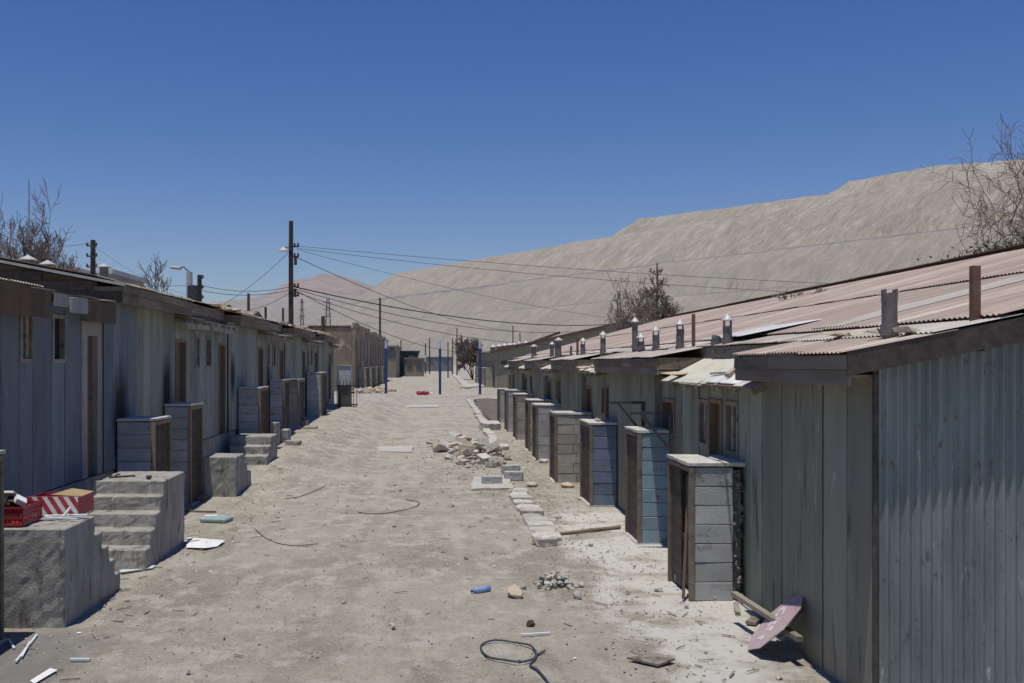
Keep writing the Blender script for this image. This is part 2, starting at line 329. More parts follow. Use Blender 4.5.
# ------------------------------------------------------------------ ground
def ground():
    ys = [-60,-30,-12,-4,0,2]; y = 2.
    while y < 8200:
        y += .07 if y < 12 else (.12 if y < 25 else (.35 if y < 60 else (1.5 if y < 130 else y*.09))); ys.append(y)
    xs = []; x = 0.
    while x < 9000:
        xs.append(x); x += .08 if x < 5.2 else (.3 if x < 12 else (2 if x < 40 else x*.2))
    xs = [-a for a in reversed(xs[1:])]+xs
    bm = bmesh.new(); rows = []
    for y in ys:
        row = []
        for x in xs:
            f = 1-ss(30,120,abs(y)); z = gz(x,y)+.010*f*nz(x*.5,y*.5)+.005*(1-ss(15,35,y))*nz(x*2.1,y*2.1,3)+.007*(1-ss(9,20,y))*nz(x*7,y*7,5)
            if -3 < x < 1.2: z += f*.006*math.sin(x*4.4+nz(0,y*.2)*1.5)*ss(0,.3,nz(x*.3,y*.15,9)+.2)         # faint wheel ruts
            if 2.15 < x < 3.2 and 55 < y < 76: z -= .3*ss(55,57,y)*(1-ss(74,76,y))*ss(2.15,2.3,x)
            row.append(bm.verts.new((x,y,z)))
        rows.append(row)
    for a, b in zip(rows, rows[1:]):
        for i in range(len(xs)-1): bm.faces.new((a[i],a[i+1],b[i+1],b[i]))
    me = bpy.data.meshes.new('ground'); bm.to_mesh(me); bm.free()
    for p in me.polygons: p.use_smooth = True
    me.materials.append(MATS['ground']); o = bpy.data.objects.new('ground', me); COL.objects.link(o); kind(o,'structure')
ground()

# ------------------------------------------------------------------ tailings dump and mountains
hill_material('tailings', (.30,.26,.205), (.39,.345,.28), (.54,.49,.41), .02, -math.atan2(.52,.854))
hill_material('mountain', (.31,.24,.205), (.41,.325,.275), (.46,.40,.35), .0042, .4)
def dist_poly(p, poly):
    inside = True; d = 1e9; n = len(poly)
    for i in range(n):
        a = Vector(poly[i]); b = Vector(poly[(i+1)%n]); e = b-a; w_ = p-a
        if e.x*w_.y-e.y*w_.x < 0: inside = False
        t = max(0, min(1, w_.dot(e)/e.dot(e))); d = min(d, (w_-e*t).length)
    return 0. if inside else d
def tailings():
    # counter-clockwise plan polygons of each tier's flat top
    T = [(150, [(-75,1640),(213,1128),(760,225),(3000,225),(3000,3500),(700,3500)]),
         (190, [(262,1282),(434,1098),(760,740),(3000,740),(3000,3500),(1000,3500)]),
         (226, [(505,1225),(560,1130),(641,1088),(900,960),(3000,960),(3000,3500),(1200,3500)]),
         (100, [(90,1174),(255,894),(680,194),(3000,205),(3000,1500),(300,1500)]),
         (60,  [(-34,1236),(59,1076),(160,895),(616,117),(3000,130),(3000,1500),(300,1500)])]
    bm = bmesh.new(); rows = []
    NU, ND = 420, 300
    for j in range(ND+1):
        t = j/ND; D = 330*(2500/330)**t; row = []
        for i in range(NU+1):
            u = -.16+(.80+.16)*i/NU; x = u*D; p = Vector((x,D)); wob = 7*nz(x*.004,D*.004,2)+4*nz(x*.03,D*.03,9)+2.5*nz(x*.09,D*.09,19)
            h = 0; db = 0
            for hk, poly in T:
                d = dist_poly(p, poly)
                if d > 0: d = max(0, d+wob)
                if hk-.70*d > h: h = hk-.70*d; db = d
            if h > 0:
                a = x*-.52+D*.854; n_ = x*.854+D*.52; am = .5+1.5*abs(nz(a*.006,n_*.006,21))*2
                wa = a+14*nz(a*.01,n_*.012,31)
                g = 1-abs(nz(wa*.03,n_*.007,4))*2; g2 = 1-abs(nz(wa*.10,n_*.02,7))*2; fd = min(1,h/20)*min(1,db/25)
                h += fd*am*(2.6*g+1.7*g2)+min(1,h/20)*(1.*nz(x*.012,D*.012,5)+.7*nz(x*.09,D*.09,6))
            row.append(bm.verts.new((x, D, h-1.5)))
        rows.append(row)
    for a, b in zip(rows, rows[1:]):
        for i in range(NU): bm.faces.new((a[i],a[i+1],b[i+1],b[i]))
    me = bpy.data.meshes.new('hill'); bm.to_mesh(me); bm.free()
    for p in me.polygons: p.use_smooth = True
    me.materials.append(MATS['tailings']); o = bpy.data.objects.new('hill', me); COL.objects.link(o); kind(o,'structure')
tailings()
def ridge(name, crest, D, depth, amp, fr, mt):
    def cy(px):
        for (x0,y0),(x1,y1) in zip(crest, crest[1:]):
            if x0 <= px <= x1: return y0+(y1-y0)*(px-x0)/(x1-x0)
        return crest[-1][1]
    bm = bmesh.new(); rows = []; x0, x1 = crest[0][0], crest[-1][0]; NX = 260
    for j in range(61):
        t = (j-40)/40; row = []           # t from -1 (foot) to .5 (behind the crest)
        for i in range(NX+1):
            px = x0+(x1-x0)*i/NX; d = D+depth*t; hc = CAMZ+(363-cy(px))/1000*D
            k = (1+t)**1.15 if t < 0 else 1-1.6*t; X = (px-437)/1000*D
            h = hc*k+hc*amp*(min(1,1.2-abs(t)*1.1)*min(1,abs(t)*2.2) if t < 0 else .0)*(abs(nz(X*fr,d*fr*.6,3))*-2+.6+.5*nz(X*fr*3,d*fr*3,1))*(1-math.exp(-abs(t)*5))
            row.append(bm.verts.new((X, d, max(-2,h+hc*.03*nz(px*.08,0,4)+hc*.015*nz(px*.3,d*.002,4)))))
        rows.append(row)
    for a, b in zip(rows, rows[1:]):
        for i in range(NX): bm.faces.new((a[i],a[i+1],b[i+1],b[i]))
    me = bpy.data.meshes.new(name); bm.to_mesh(me); bm.free()
    for p in me.polygons: p.use_smooth = True
    me.materials.append(MATS[mt]); o = bpy.data.objects.new(name, me); COL.objects.link(o); kind(o,'structure')
ridge('mountain', [(-700,330),(-200,322),(100,312),(230,301),(260,296),(283,290),(297,283),(310,278),(322,274),(331,273.5),(341,275),(352,279),(362,282),(385,290),(450,300),(600,320)], 4600, 2000, .5, .0019, 'mountain')
hill_material('foothill', (.32,.285,.25), (.38,.34,.30), (.43,.39,.35), .0055, .9)
ridge('foothills', [(-500,345),(0,335),(180,318),(230,303),(262,299),(285,297),(320,293),(350,295),(400,306),(480,330)], 2700, 900, .45, .004, 'foothill')

# ------------------------------------------------------------------ building pieces
def planks(mb, X, o, y0, y1, z0, ztop, opens=(), w=.2, t=.007, gap=.007, j=.004, off=0.):
    """vertical boards on the plane x=X facing o; ztop is a height; opens are (ya,yb,za,zb)"""
    br = {y0, y1}
    for a in opens: br.add(a[0]); br.add(a[1])
    br = sorted(br)
    for a, b in zip(br, br[1:]):
        n = max(1, round((b-a)/w)); st = (b-a)/n
        for k in range(n):
            ya = a+k*st; yb = ya+st; mid = (ya+yb)/2; segs = [(z0, ztop)]
            for oa, ob, za, zb in opens:
                if oa < mid < ob:
                    ns = []
                    for s0, s1 in segs:
                        if za > s0: ns.append((s0, min(za,s1)))
                        if zb < s1: ns.append((max(zb,s0), s1))
                    segs = ns
            d = R.uniform(0,j); g = gap*R.uniform(.3,1.4)
            for s0, s1 in segs:
                if s1-s0 < .01: continue
                xa, xb = X+o*d+o*off, X+o*d+o*off-o*t
                mb.box(min(xa,xb), max(xa,xb), ya+g/2, yb-g/2, s0, s1, .0015)
def corr_sheet(mb, o3, du, dv, L, W, pitch=.076, amp=.008, nu=3, lift=0., cutfn=None):
    """corrugated sheet: o3 origin, du unit along the waves (length L), dv unit across (width W)"""
    n = du.cross(dv).normalized(); m = max(4, int(W/pitch*6)); k = len(mb.v)
    for i in range(nu+1):
        for j in range(m+1):
            s = j/m*W; l0 = i/nu*L
            if cutfn and i == 0: l0 += cutfn(s)
            mb.v.append(o3+du*l0+dv*s+n*(amp*math.sin(2*math.pi*s/pitch)+lift*(1-i/nu)))
    for i in range(nu):
        for j in range(m):
            a = k+i*(m+1)+j; mb.f.append((a,a+1,a+m+2,a+m+1))
def roof_row(mb, xa, za, xb, zb, y0, y1, sw=.8, jit=.012, up=0., skip=0.):
    p = Vector((xa,0,za)); q = Vector((xb,0,zb)); du = (q-p).normalized(); L = (q-p).length
    y = y0; flip = xb < xa
    while y < y1-.05:
        W = min(sw*1.06, y1-y)
        if R.random() >= skip:
            s = R.uniform(-jit,jit)*2
            org = Vector((xa,y,za+up+R.uniform(0,jit)*.6))+du*s
            ang = R.uniform(-.004,.004); d2 = (du+Vector((0,ang,0))).normalized()
            if flip: corr_sheet(mb, org+Vector((0,W,0)), d2, Vector((0,-1,0)), L+.05, W, lift=R.uniform(0,jit))
            else: corr_sheet(mb, org, d2, Vector((0,1,0)), L+.05, W, lift=R.uniform(0,jit))
        y += sw
def opening(root, X, o, ya, yb, za, zb, kindn, fm='tan_wood', pm=None, t=.05):
    """door or window set in the wall plane x=X facing o"""
    f = MB(); fx0, fx1 = sorted((X+o*.022, X-o*.10))
    f.box(fx0,fx1,ya,ya+t,za,zb); f.box(fx0,fx1,yb-t,yb,za,zb)
    f.box(fx0+.002,fx1-.002,ya+t,yb-t,zb-t,zb)
    if kindn == 'window': f.box(fx0+.002,fx1-.002,ya+t,yb-t,za,za+t)
    if kindn == 'window':
        wn = f.build('window', fm, root, bevel=.003)
        p = MB(); px0, px1 = sorted((X-o*.05, X-o*.06)); p.box(px0,px1,ya+t,yb-t,za+t,zb-t)
        p.build('pane', pm or 'old_glass', wn)
        b = MB()
        if R.random() < .6:
            bx0, bx1 = sorted((X-o*.02, X-o*.045)); n = 2
            for i in range(n):
                yy = ya+t+(yb-ya-2*t)*(i+.5)/n+R.uniform(-.03,.03); b.box(bx0,bx1,yy-.035,yy+.035,za+t,zb-t)
            b.build('shutter_board', 'grey_wood', wn)
    else:
        dr = MB(); px0, px1 = sorted((X-o*.055, X-o*.085)); n = max(2, round((yb-ya-2*t)/.14)); st = (yb-ya-2*t)/n
        for i in range(n): dr.box(px0,px1,ya+t+i*st+.002,ya+t+(i+1)*st-.002,za,zb-t,.001)
        d = dr.build('door', pm or 'brown_wood', root)
        f.build('door_frame', fm, d, bevel=.003)
        k = MB(); kx = X-o*.03; k.tube([(kx-.02*o,yb-t-.09,(za+zb)/2),(kx+.02*o,yb-t-.09,(za+zb)/2)],.018); k.build('handle','pipe_metal', d)
def stovepipe(root, px, py0, py1, d, cap=True, w=None, broken=False, mt='pipe_metal', square=False):
    b = P(px,py1,d); t = P(px,py0,d); r = (w or .055); m = MB(); lean = Vector((R.uniform(-.01,.01),R.uniform(-.01,.01),0))
    if square: m.beam(b-Vector((0,0,.1)), t, r*2, r*2, (0,1,0)); m.build('vent_post', mt, root); return
    m.tube([b-Vector((0,0,.12)), b+(t-b)*.5, t-Vector((0,0,.05))+lean], r, r, 12)
    m.tube([b-Vector((0,0,.02)), b+Vector((0,0,.06))], r*1.18, r*1.18, 12)
    if broken or cap:
        for k in range(4):
            if broken and not k: m.tube([t-Vector((0,0,.06))+lean, t-Vector((0,0,.012))+lean], r, r, 12)
            a = k*math.pi/2+.6; m.box(t.x+r*math.cos(a)-.008,t.x+r*math.cos(a)+.008,t.y+r*math.sin(a)-.008,t.y+r*math.sin(a)+.008,t.z-.07,t.z+.02)
    p = m.build('stovepipe', mt, root, smooth=False)
    if cap:
        c = MB(); c.lathe(t+Vector((0,0,.015)), [(r*1.5,0),(r*1.45,.012),(r*.35,.075),(.004,.085)], 14); c.build('cap','cap_metal', p)

# ------------------------------------------------------------------ right terrace
def right_block():
    XW, ZE, EV = 3.15, 2.56, 2.88
    Y0, Y1 = 7.2, 45.
    root = thing('row_building', 'long low olive plank terrace on the right, rusty pink corrugated roof and zinc end wall', 'building', (XW,Y0,0))
    zr = lambda x: ZE+.02+.19*(x-EV) if x < 4.1 else (ZE+.02+.19*1.22+.267*(x-4.1) if x <= 10.5 else 4.521-.267*(x-10.5))
    highs = [(7.2,9.6),(14.5,18.3),(21.8,25.3),(29.3,33.),(37.,40.5)]
    lows = [(9.6,14.5),(18.3,21.8),(25.3,29.3),(33.,37.),(40.5,45.)]
    for i, (a, b) in enumerate(highs):
        m = MB(); planks(m, XW, -1, a, b, .02 if i else -.02, 2.42, w=.44, gap=.02, j=.006)
        m.build('wall','olive_paint', root); m = MB(); m.box(XW+.03,XW+.06,a,b,0,2.42); m.build('studs','burnt_wood', root)
        f = MB()
        ae = a-.17 if i == 0 else (a-1.35 if i == 1 else a-.9)
        for q, ye in enumerate((ae, b+.06)):
            if i or q: e = MB(); e.box(EV+.03,3.5,ye,ye+.025,2.36,2.57); e.build('eave_end','fascia_wood', root)
        for zz0, zz1, xo in ((2.45,2.56,0.),(2.335,2.447,.012)):
            y = ae; ye = b+.1
            while y < ye-.01:
                y2 = min(ye, y+R.uniform(1.6,2.6)); f.box(EV+xo,EV+xo+.025,y,y2-.004,zz0,zz1,.004); y = y2
        f.box(EV+.03,XW+.1,ae,a-.001,2.395,2.415) if i else None; f.box(EV+.03,XW+.0,a,b,2.395,2.415)       # soffit
        f.build('fascia','fascia_wood' , root, bevel=.002)
        fr = MB()                                 # ragged rusty sheet edge over the fascia
        roof_row(fr, EV-.03, ZE+.012, 3.62, zr(3.62)+.004, ae-.02, b+.1, .8, .012)
        fr.build('eave_sheet','roof_dusty' if i else 'roof_rust', root)
    for i, (a, b) in enumerate(highs):
        for yc in ((a-.026, b+.004) if i else (b+.004,)):
            m = MB(); m.box(XW+.001,XW+.2,yc,yc+.022,0,2.39); m.build('corner_board','olive_paint', root)
    for i, (a, b) in enumerate(lows):
        ops = [(b-.86,b-.12,.1,2.0),(b-2.57,b-2.13,1.48,2.06),(b-3.12,b-2.6,.1,2.08)]
        if b-a > 4.2: ops.append((b-3.74,b-3.28,1.48,2.08))
        if b-a < 3.7: ops = ops[:3]
        XL = XW+.1; m = MB(); planks(m, XL, -1, a, b, .02, 2.3, ops, w=.44, gap=.02, j=.008)
        m.build('wall', 'green_paint' if i in (0,3) else 'olive_paint', root)
        m = MB(); planks(m, XL+.03, -1, a, b, 0, 2.42, ops, w=9, gap=0, j=0, t=.03); m.build('studs','burnt_wood', root)
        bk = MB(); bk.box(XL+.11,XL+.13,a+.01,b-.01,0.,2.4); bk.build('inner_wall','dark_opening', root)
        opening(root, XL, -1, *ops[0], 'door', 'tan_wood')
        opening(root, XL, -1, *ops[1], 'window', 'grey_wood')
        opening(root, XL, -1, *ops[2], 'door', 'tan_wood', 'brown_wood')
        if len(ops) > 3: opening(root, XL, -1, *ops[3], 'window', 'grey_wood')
        # lean-to roof
        c0, c1 = a+.11 if i else 9.32, b-1.38 if i == 0 else b-.93
        lt = MB(); x0, z0, x1, z1 = (2.97, 2.28, 3.52, 2.56) if i == 0 else (2.93, 2.325, 3.52, 2.56)
        if i == 0:
            k = MB(); roof_row(k, x0+.02, z0+.0, x1, z1+.0, c0, c0+1.95, .65, .01)
            lr = k.build('lean_to_roof','roof_zinc', root, 'bare zinc sheets of the lean-to roof')
            c0b = c0+1.75
        else: c0b = c0; lr = None
        y = c0b
        while y < c1-.05:
            y2 = min(c1, y+R.uniform(.7,1.1)); up = R.uniform(0,.02); s = R.uniform(-.05,.04)
            n = 5
            for q in range(n):      # slightly buckled flat sheets
                xa = x0+s+(x1-x0-s)*q/n; xb = x0+s+(x1-x0-s)*(q+1)/n
                za = z0+(z1-z0)*(xa-x0)/(x1-x0)+up; zb = z0+(z1-z0)*(xb-x0)/(x1-x0)+up
                lt.add([(xa,y,za),(xa,y2+.02,za+.006),(xb,y2+.02,zb+.006),(xb,y,zb),(xa,y,za-.012),(xa,y2+.02,za-.006),(xb,y2+.02,zb-.006),(xb,y,zb-.012)],
                       [(0,1,2,3),(7,6,5,4),(0,4,5,1),(1,5,6,2),(2,6,7,3),(3,7,4,0)])
            y = y2
        l2 = lt.build('lean_to_roof','canopy', root)
        y = c0+.1
        while y < c1:
            rf = MB(); rf.beam((2.96-R.uniform(0,.05),y,z0-.055),(3.5,y,z1-.08),.045,.07); y += .62; rf.build('rafter','grey_wood', l2)
        g = MB(); g.box(2.93,2.955,c0,c1,z0-.03,z0-.008,.004); g.box(3.0,3.02,c0+.05,c1-.1,z0-.19,z0-.075,.008) if i > 1 else None
        g.build('edge_board','grey_wood' if i else 'tan_wood', l2)
        if i in (0,1):
            d = MB(); d.beam((3.05,c0+1.2,z0+.09),(3.3,c0+1.55,z0+.2),.05,.04); d.beam((3.1,c0+2.,z0+.1),(3.2,c0+1.2,z0+.13),.03,.02)
            d.hull((3.02,c1-.55,z0+.08),(.3,.5,.09)); d.build('loose_scrap','stone_tan', l2)
        # set-back fascia over the lean-to
        f = MB(); xs = 3.5; y = a-.02
        while y < b-.01:
            y2 = min(b+.02, y+R.uniform(1.5,2.5)); f.box(xs,xs+.025,y,y2-.004,2.56,2.70,.006); y = y2
        f.build('fascia','fascia_wood', root)
    # main roof in three rows of corrugated sheets, then the back slope
    m = MB(); roof_row(m, 3.46, zr(3.46)+.0, 4.05, zr(4.05)+.012, Y0-.19, Y1+.15, .8, .018, .012)
    m.build('eave_strip','roof_dusty', root)
    m = MB(); roof_row(m, 3.95, zr(3.95)+.05, 6.7, zr(6.7)+.02, Y0-.19, Y1+.15, .8, .009, .0); m.build('roof_sheets','roof_rust', root)
    m = MB(); roof_row(m, 6.6, zr(6.6)+.045, 10.5, zr(10.5)+.03, Y0-.19, Y1+.15, .8, .009, .0); m.build('roof_sheets','roof_rust', root)
    m = MB(); roof_row(m, 18.1, zr(18.1)+.05, 10.5, zr(10.5)+.05, Y0-.19, Y1+.15, .8, .012, .0); m.build('roof_sheets','roof_rust', root)
    m = MB(); y = Y0-.1
    while y < Y1: m.beam((10.5,y,zr(10.5)+.075),(10.5,min(Y1+.1,y+2.2),zr(10.5)+.075+R.uniform(-.01,.02)),.3,.02); y += 2.2
    m.build('ridge_cap','pipe_rust', root)
    m = MB(); roof_row(m, 3.6,zr(3.6)+.085,4.5,zr(4.5)+.075,11.9,13.6,.8,.02); m.build('patch_sheet','roof_zinc', root, 'newer shiny zinc sheet lying on the roof')
    m = MB(); roof_row(m, 4.0,zr(4.0)+.075,6.2,zr(6.2)+.045,9.9,10.7,.8,.0); m.build('patch_sheet','roof_dusty', root)
    dk = MB()
    for (xa,xb) in ((3.53,4.1),(4.1,10.48),(18.05,10.48)):
        za = zr(xa)
        dk.add([(xa,Y0,za-.03),(xb,Y0,zr(xb)-.03),(xb,Y1,zr(xb)-.03),(xa,Y1,za-.03),(xa,Y0,za-.07),(xb,Y0,zr(xb)-.07),(xb,Y1,zr(xb)-.07),(xa,Y1,za-.07)],
               [(0,1,2,3),(7,6,5,4),(0,4,5,1),(1,5,6,2),(2,6,7,3),(3,7,4,0)])
    dk.build('roof_deck','brown_wood', root)
    # near end wall: corrugated zinc, topped by a sloping barge board
    m = MB(); x = XW+.02
    while x < 18:
        W = min(.82, 18-x)
        corr_sheet(m, Vector((x,Y0-.02-R.uniform(0,.006),-.03)), Vector((0,0,1)), Vector((1,0,0)), min(zr(x),zr(x+W))-.02, W, nu=8, amp=.0125); x += .76
    m.build('end_wall','zinc', root, 'corrugated zinc end wall')
    m = MB(); m.prism([(XW,0),(XW,zr(XW)-.08),(4.1,zr(4.1)-.08),(10.5,zr(10.5)-.08),(17.9,zr(17.9)-.08),(17.9,0)],'y',Y0+.01,Y0+.06)
    m.prism([(XW,0),(XW,zr(XW)-.08),(4.1,zr(4.1)-.08),(10.5,zr(10.5)-.08),(17.9,zr(17.9)-.08),(17.9,0)],'y',Y1-.06,Y1); m.box(17.86,17.9,Y0+.07,Y1-.07,0,zr(17.9)-.1)
    m.build('end_wall','olive_paint', root)
    m = MB(); m.box(XW-.02,XW+.012,Y0-.035,Y0-.001,-.02,2.42); m.build('corner_board','burnt_wood', root, bevel=.004)
    for yy in (Y0-.185, Y1+.13):
        m = MB()
        pr = [(EV,zr(EV)+.004),(4.1,zr(4.1)+.01),(10.5,zr(10.5)+.02),(18.1,zr(18.1)+.02)]
        m.prism(pr+[(a_,b_-.175) for a_, b_ in reversed(pr)],'y',yy,yy+.03)
        m.build('barge_board','burnt_wood', root)
    # odds and ends on the lower roof strip
    for k in range(7): m = MB(); m.hull((R.uniform(3.3,3.75), R.uniform(7.2,8.9), zr(3.5)+.05), (.16,.3,.07)); m.build('loose_scrap','stone_tan', root)
    S = stovepipe
    S(root,889.5,292,333,7.5,False,.056,True); S(root,975,266,322,6.9+.4,False,.028,mt='pipe_rust',square=True)
    S(root,727.5,322,343,12.2); S(root,716,332,344,12.6,False); S(root,693.5,314,345,13.7,False,.02,mt='pipe_rust',square=True)
    S(root,680,326,350,14.2); S(root,656,332,351,15.6); S(root,641,339,349,16.6); S(root,635,323,348,17.2,w=.05); 
    S(root,603,336,353,20.5); S(root,583,342,355,23); S(root,577.5,337,355,24,False,.025,mt='pipe_rust',square=True); S(root,571,344,356,25,False,.03)
    S(root,558.5,341,356.5,27.5,w=.08); S(root,552,345,357,29); S(root,556,346,357,30,False,.04); S(root,551,340,357,31,False,.03,square=True)
    S(root,534,347,356,36,w=.09)
right_block()

# ------------------------------------------------------------------ left terrace
def left_block():
    XW, EV, ZE = -4.8, -4.5, 3.62
    Y0, Y1 = 5., 47.
    root = thing('row_building', 'long raised terrace on the left with blue and pale green plank walls above concrete steps', 'building', (XW,Y0,0))
    zr = lambda x: ZE+.19*(EV-x)
    highs = [(14.4,18.3),(23.,26.8),(31.6,35.6),(40.4,44.4)]
    lows = [(5.,14.4),(18.3,23.),(26.8,31.6),(35.6,40.4),(44.4,47.)]
    FL = .92
    fd = MB(); fd.box(-18,XW-.03,Y0,Y1,-.2,FL-.02); fd.build('foundation','concrete', root)
    for i, (a, b) in enumerate(highs):
        m = MB()
        if i == 0:
            planks(m, XW, 1, a, 15.95, FL, 3.4, w=.4, gap=.02); m.build('wall','blue_paint', root, 'blue boarded wall')
            m = MB(); planks(m, XW, 1, 15.95, b, FL, 3.4, w=.4, gap=.02); m.build('wall','green_paint', root, 'pale green boarded wall')
        else:
            planks(m, XW, 1, a, b, FL, 3.42, w=.4, gap=.02); m.build('wall','green_paint' if i != 1 else 'pale_paint', root)
        m = MB(); m.box(XW-.06,XW-.031,a,b,FL,3.42); m.build('studs','burnt_wood', root)
        for ye in (a-.02, b+.06): m = MB(); m.box(-4.95,EV-.03,ye,ye+.03,3.36,3.6); m.build('eave_end','fascia_wood', root)
        f = MB()
        for z0, z1, xo in ((3.5,3.62,0),(3.36,3.497,-.012)):
            y = a-.02; ye = b+.1
            while y < ye-.01:
                y2 = min(ye, y+R.uniform(1.6,2.6)); f.box(EV+xo-.025,EV+xo,y,y2-.004,z0,z1,.004); y = y2
        f.box(XW+.0,EV-.03,a,b,3.40,3.42); f.build('fascia','fascia_wood', root)
        m = MB(); roof_row(m, EV+.02, ZE+.012, -5.3, zr(-5.3)+.004, a-.06, b+.1, .8, .01); m.build('eave_sheet','roof_dusty', root)
    for i, (a, b) in enumerate(lows):
        zc = 3.28; doors = []; wins = []
        if i == 0:
            wins = [(11.56,11.94,2.5,3.1),(12.53,12.97,2.5,3.12),(8.4,8.8,2.5,3.1)]; doors = [(13.56,14.37,FL,3.08),(9.3,10.1,FL,3.05)]; mt = 'blue_paint'
        elif i == 4: doors = [(a+.2,a+.9,FL,2.95)]; wins = [(a+1.4,a+1.8,2.4,3.05)]; mt = 'green_paint'
        else:
            doors = [(a+.16,a+.9,FL,2.94),(b-.93,b-.25,FL,2.94)]; wins = [(a+1.65,a+2.,2.4,3.05),(a+2.55,a+3.05,2.4,3.05)]; mt = 'pale_paint' if i == 1 else 'green_paint'
        ops = doors+wins
        m = MB(); planks(m, XW-.03, 1, a, b, FL, zc, ops, w=.42, gap=.02); m.build('wall', mt, root); m = MB(); planks(m, XW-.06, 1, a, b, FL, 3.45, ops, w=9, gap=0, j=0, t=.03); m.build('studs','burnt_wood', root)
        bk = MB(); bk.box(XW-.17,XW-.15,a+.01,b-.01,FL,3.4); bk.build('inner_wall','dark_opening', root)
        for q, d in enumerate(doors):
            if i == 0 and q == 0: opening(root, XW-.03, 1, *d, 'door', 'white_paint', 'brown_wood', .2)
            else: opening(root, XW-.03, 1, *d, 'door', 'tan_wood')
        for w_ in wins: opening(root, XW-.03, 1, *w_, 'window', 'grey_wood' , 'dark_opening' if i == 0 else None)
        if i == 0:
            m = MB(); roof_row(m, EV-.02, 3.37, -6.6, 3.46, 5., 11.5, .8, .01); m.build('lean_to_roof','canopy', root)
            m = MB(); y = 11.5
            while y < 14.3:
                y2 = min(14.35, y+R.uniform(.4,.8)); m.box(-6.5,EV-R.uniform(.02,.25),y,y2-.01,3.36,3.385,.012); y = y2
            m.build('lean_to_roof','grey_wood', root, 'boarded flat roof with a broken edge')
            m = MB(); m.box(-4.56,-4.54,9.2,11.75,3.03,3.34,.01); m.build('eave_panel','brown_wood', root)
            m = MB(); m.box(-4.62,-4.6,13.2,14.36,3.06,3.34,.012); m.build('eave_panel','brown_wood', root)
            m = MB(); m.box(-4.62,-4.6,12.05,12.5,3.2,3.34,.01); m.build('eave_panel','white_paint', root, 'small off-white panel under the roof edge')
            m = MB(); m.box(-4.6,-4.57,12.5,13.1,3.14,3.33,.012); m.build('eave_panel','white_paint', root, 'loose off-white panel under the roof edge')
            # boarded end wall above the flat roof
            m = MB(); k = 0
            for z0 in (3.40,3.54,3.68,3.82,3.96,4.1,4.24,4.38):
                zt = z0+.135; x = EV-.03
                xs = min(x, EV-(zt-ZE+.03)/.19) if zt > ZE-.03 else x
                m.box(-10.5,xs,14.36,14.39,z0,zt,.003)
            m.build('end_wall','burnt_wood', root)
            m = MB(); m.prism([(EV+.03,ZE-.02),(EV+.03,ZE+.02),(-10.5,zr(-10.5)+.02),(-10.5,zr(-10.5)-.02)],'y',14.3,14.36); m.build('roof_edging','cap_metal', root)
        else:
            c0, c1 = a+.0, b-.35; lt = MB(); x0, x1 = EV+.0, -5.1; y = c0
            while y < c1-.05:
                y2 = min(c1, y+R.uniform(.7,1.2)); up = R.uniform(0,.03); s = R.uniform(-.08,.03)
                lt.add([(x0+s,y,3.31+up),(x0+s,y2+.02,3.315+up),(x1,y2+.02,3.40+up),(x1,y,3.395+up),(x0+s,y,3.295+up),(x0+s,y2+.02,3.3+up),(x1,y2+.02,3.385+up),(x1,y,3.38+up)],
                       [(0,1,2,3),(7,6,5,4),(0,4,5,1),(1,5,6,2),(2,6,7,3),(3,7,4,0)]); y = y2
            l2 = lt.build('lean_to_roof','canopy' if i != 1 else 'roof_dusty', root)
            y = c0+.1
            while y < c1: rf = MB(); rf.beam((x0+.0,y,3.26),(x1,y,3.34),.04,.06); y += .6; rf.build('rafter','grey_wood', l2)
            rf = MB(); y = c0
            while y < c1-.3:
                y2 = min(c1,y+R.uniform(.6,1.3)); z = 3.2+R.uniform(-.02,.02); rf.box(x0-.12,x0-.1,y,y2,z-.06,z+.06,.015); y = y2+R.uniform(.0,.25)
            rf.build('edge_board','white_paint' if i == 1 else 'grey_wood', l2)
            f = MB(); y = a-.02
            while y < b-.01:
                y2 = min(b+.02, y+R.uniform(1.5,2.5)); f.box(-4.92,-4.895,y,y2-.004,3.40,3.69,.006); y = y2
            f.build('fascia','fascia_wood', root)
    m = MB(); roof_row(m, -4.86, zr(-4.86)+.05, -10.5, zr(-10.5)+.05, 14.3, Y1+.1, .8, .015); m.build('roof_sheets','roof_rust', root)
    m = MB(); roof_row(m, -16.5, zr(-4.5)+.05, -10.5, zr(-10.5)+.05, 14.3, Y1+.1, .8, .015); m.build('roof_sheets','roof_rust', root)
    dk = MB(); dk.prism([(-4.9,zr(-4.9)-.03),(-10.5,zr(-10.5)-.03),(-16.4,zr(-4.6)-.03),(-16.4,3.4),(-4.9,3.4)],'y',14.4,Y1); dk.build('roof_deck','brown_wood', root)
    m = MB(); m.box(-16.3,XW-.18,Y1-.05,Y1,FL,3.4); m.box(-16.3,-16.25,Y0,Y1-.06,FL,3.39); m.box(-16.2,XW-.18,Y0,Y0+.05,FL,3.36); m.build('end_wall','green_paint', root)
    m = MB(); m.prism([(-6.6,3.36),(-10.5,3.36),(-10.5,4.0),(-6.6,3.5)],'y',5.,14.3); m.box(-16.3,-10.51,5.,14.3,3.3,3.4); m.build('back_roof','roof_dusty', root)
    for px, py, d in ((28,256,15.6),(47.5,261,17.),(104,264,21.)):
        p = P(px,py,d); r = MB(); zb = zr(p.x); r.tube([(p.x,p.y,zb-.05),(p.x,p.y,p.z-.06)],.09,.09,12)
        v = r.build('roof_vent','pipe_metal', root); c = MB(); c.lathe((p.x,p.y,p.z-.075),[(.15,0),(.15,.015),(.02,.085),(.004,.09)],14); c.build('cap','cap_metal', v)
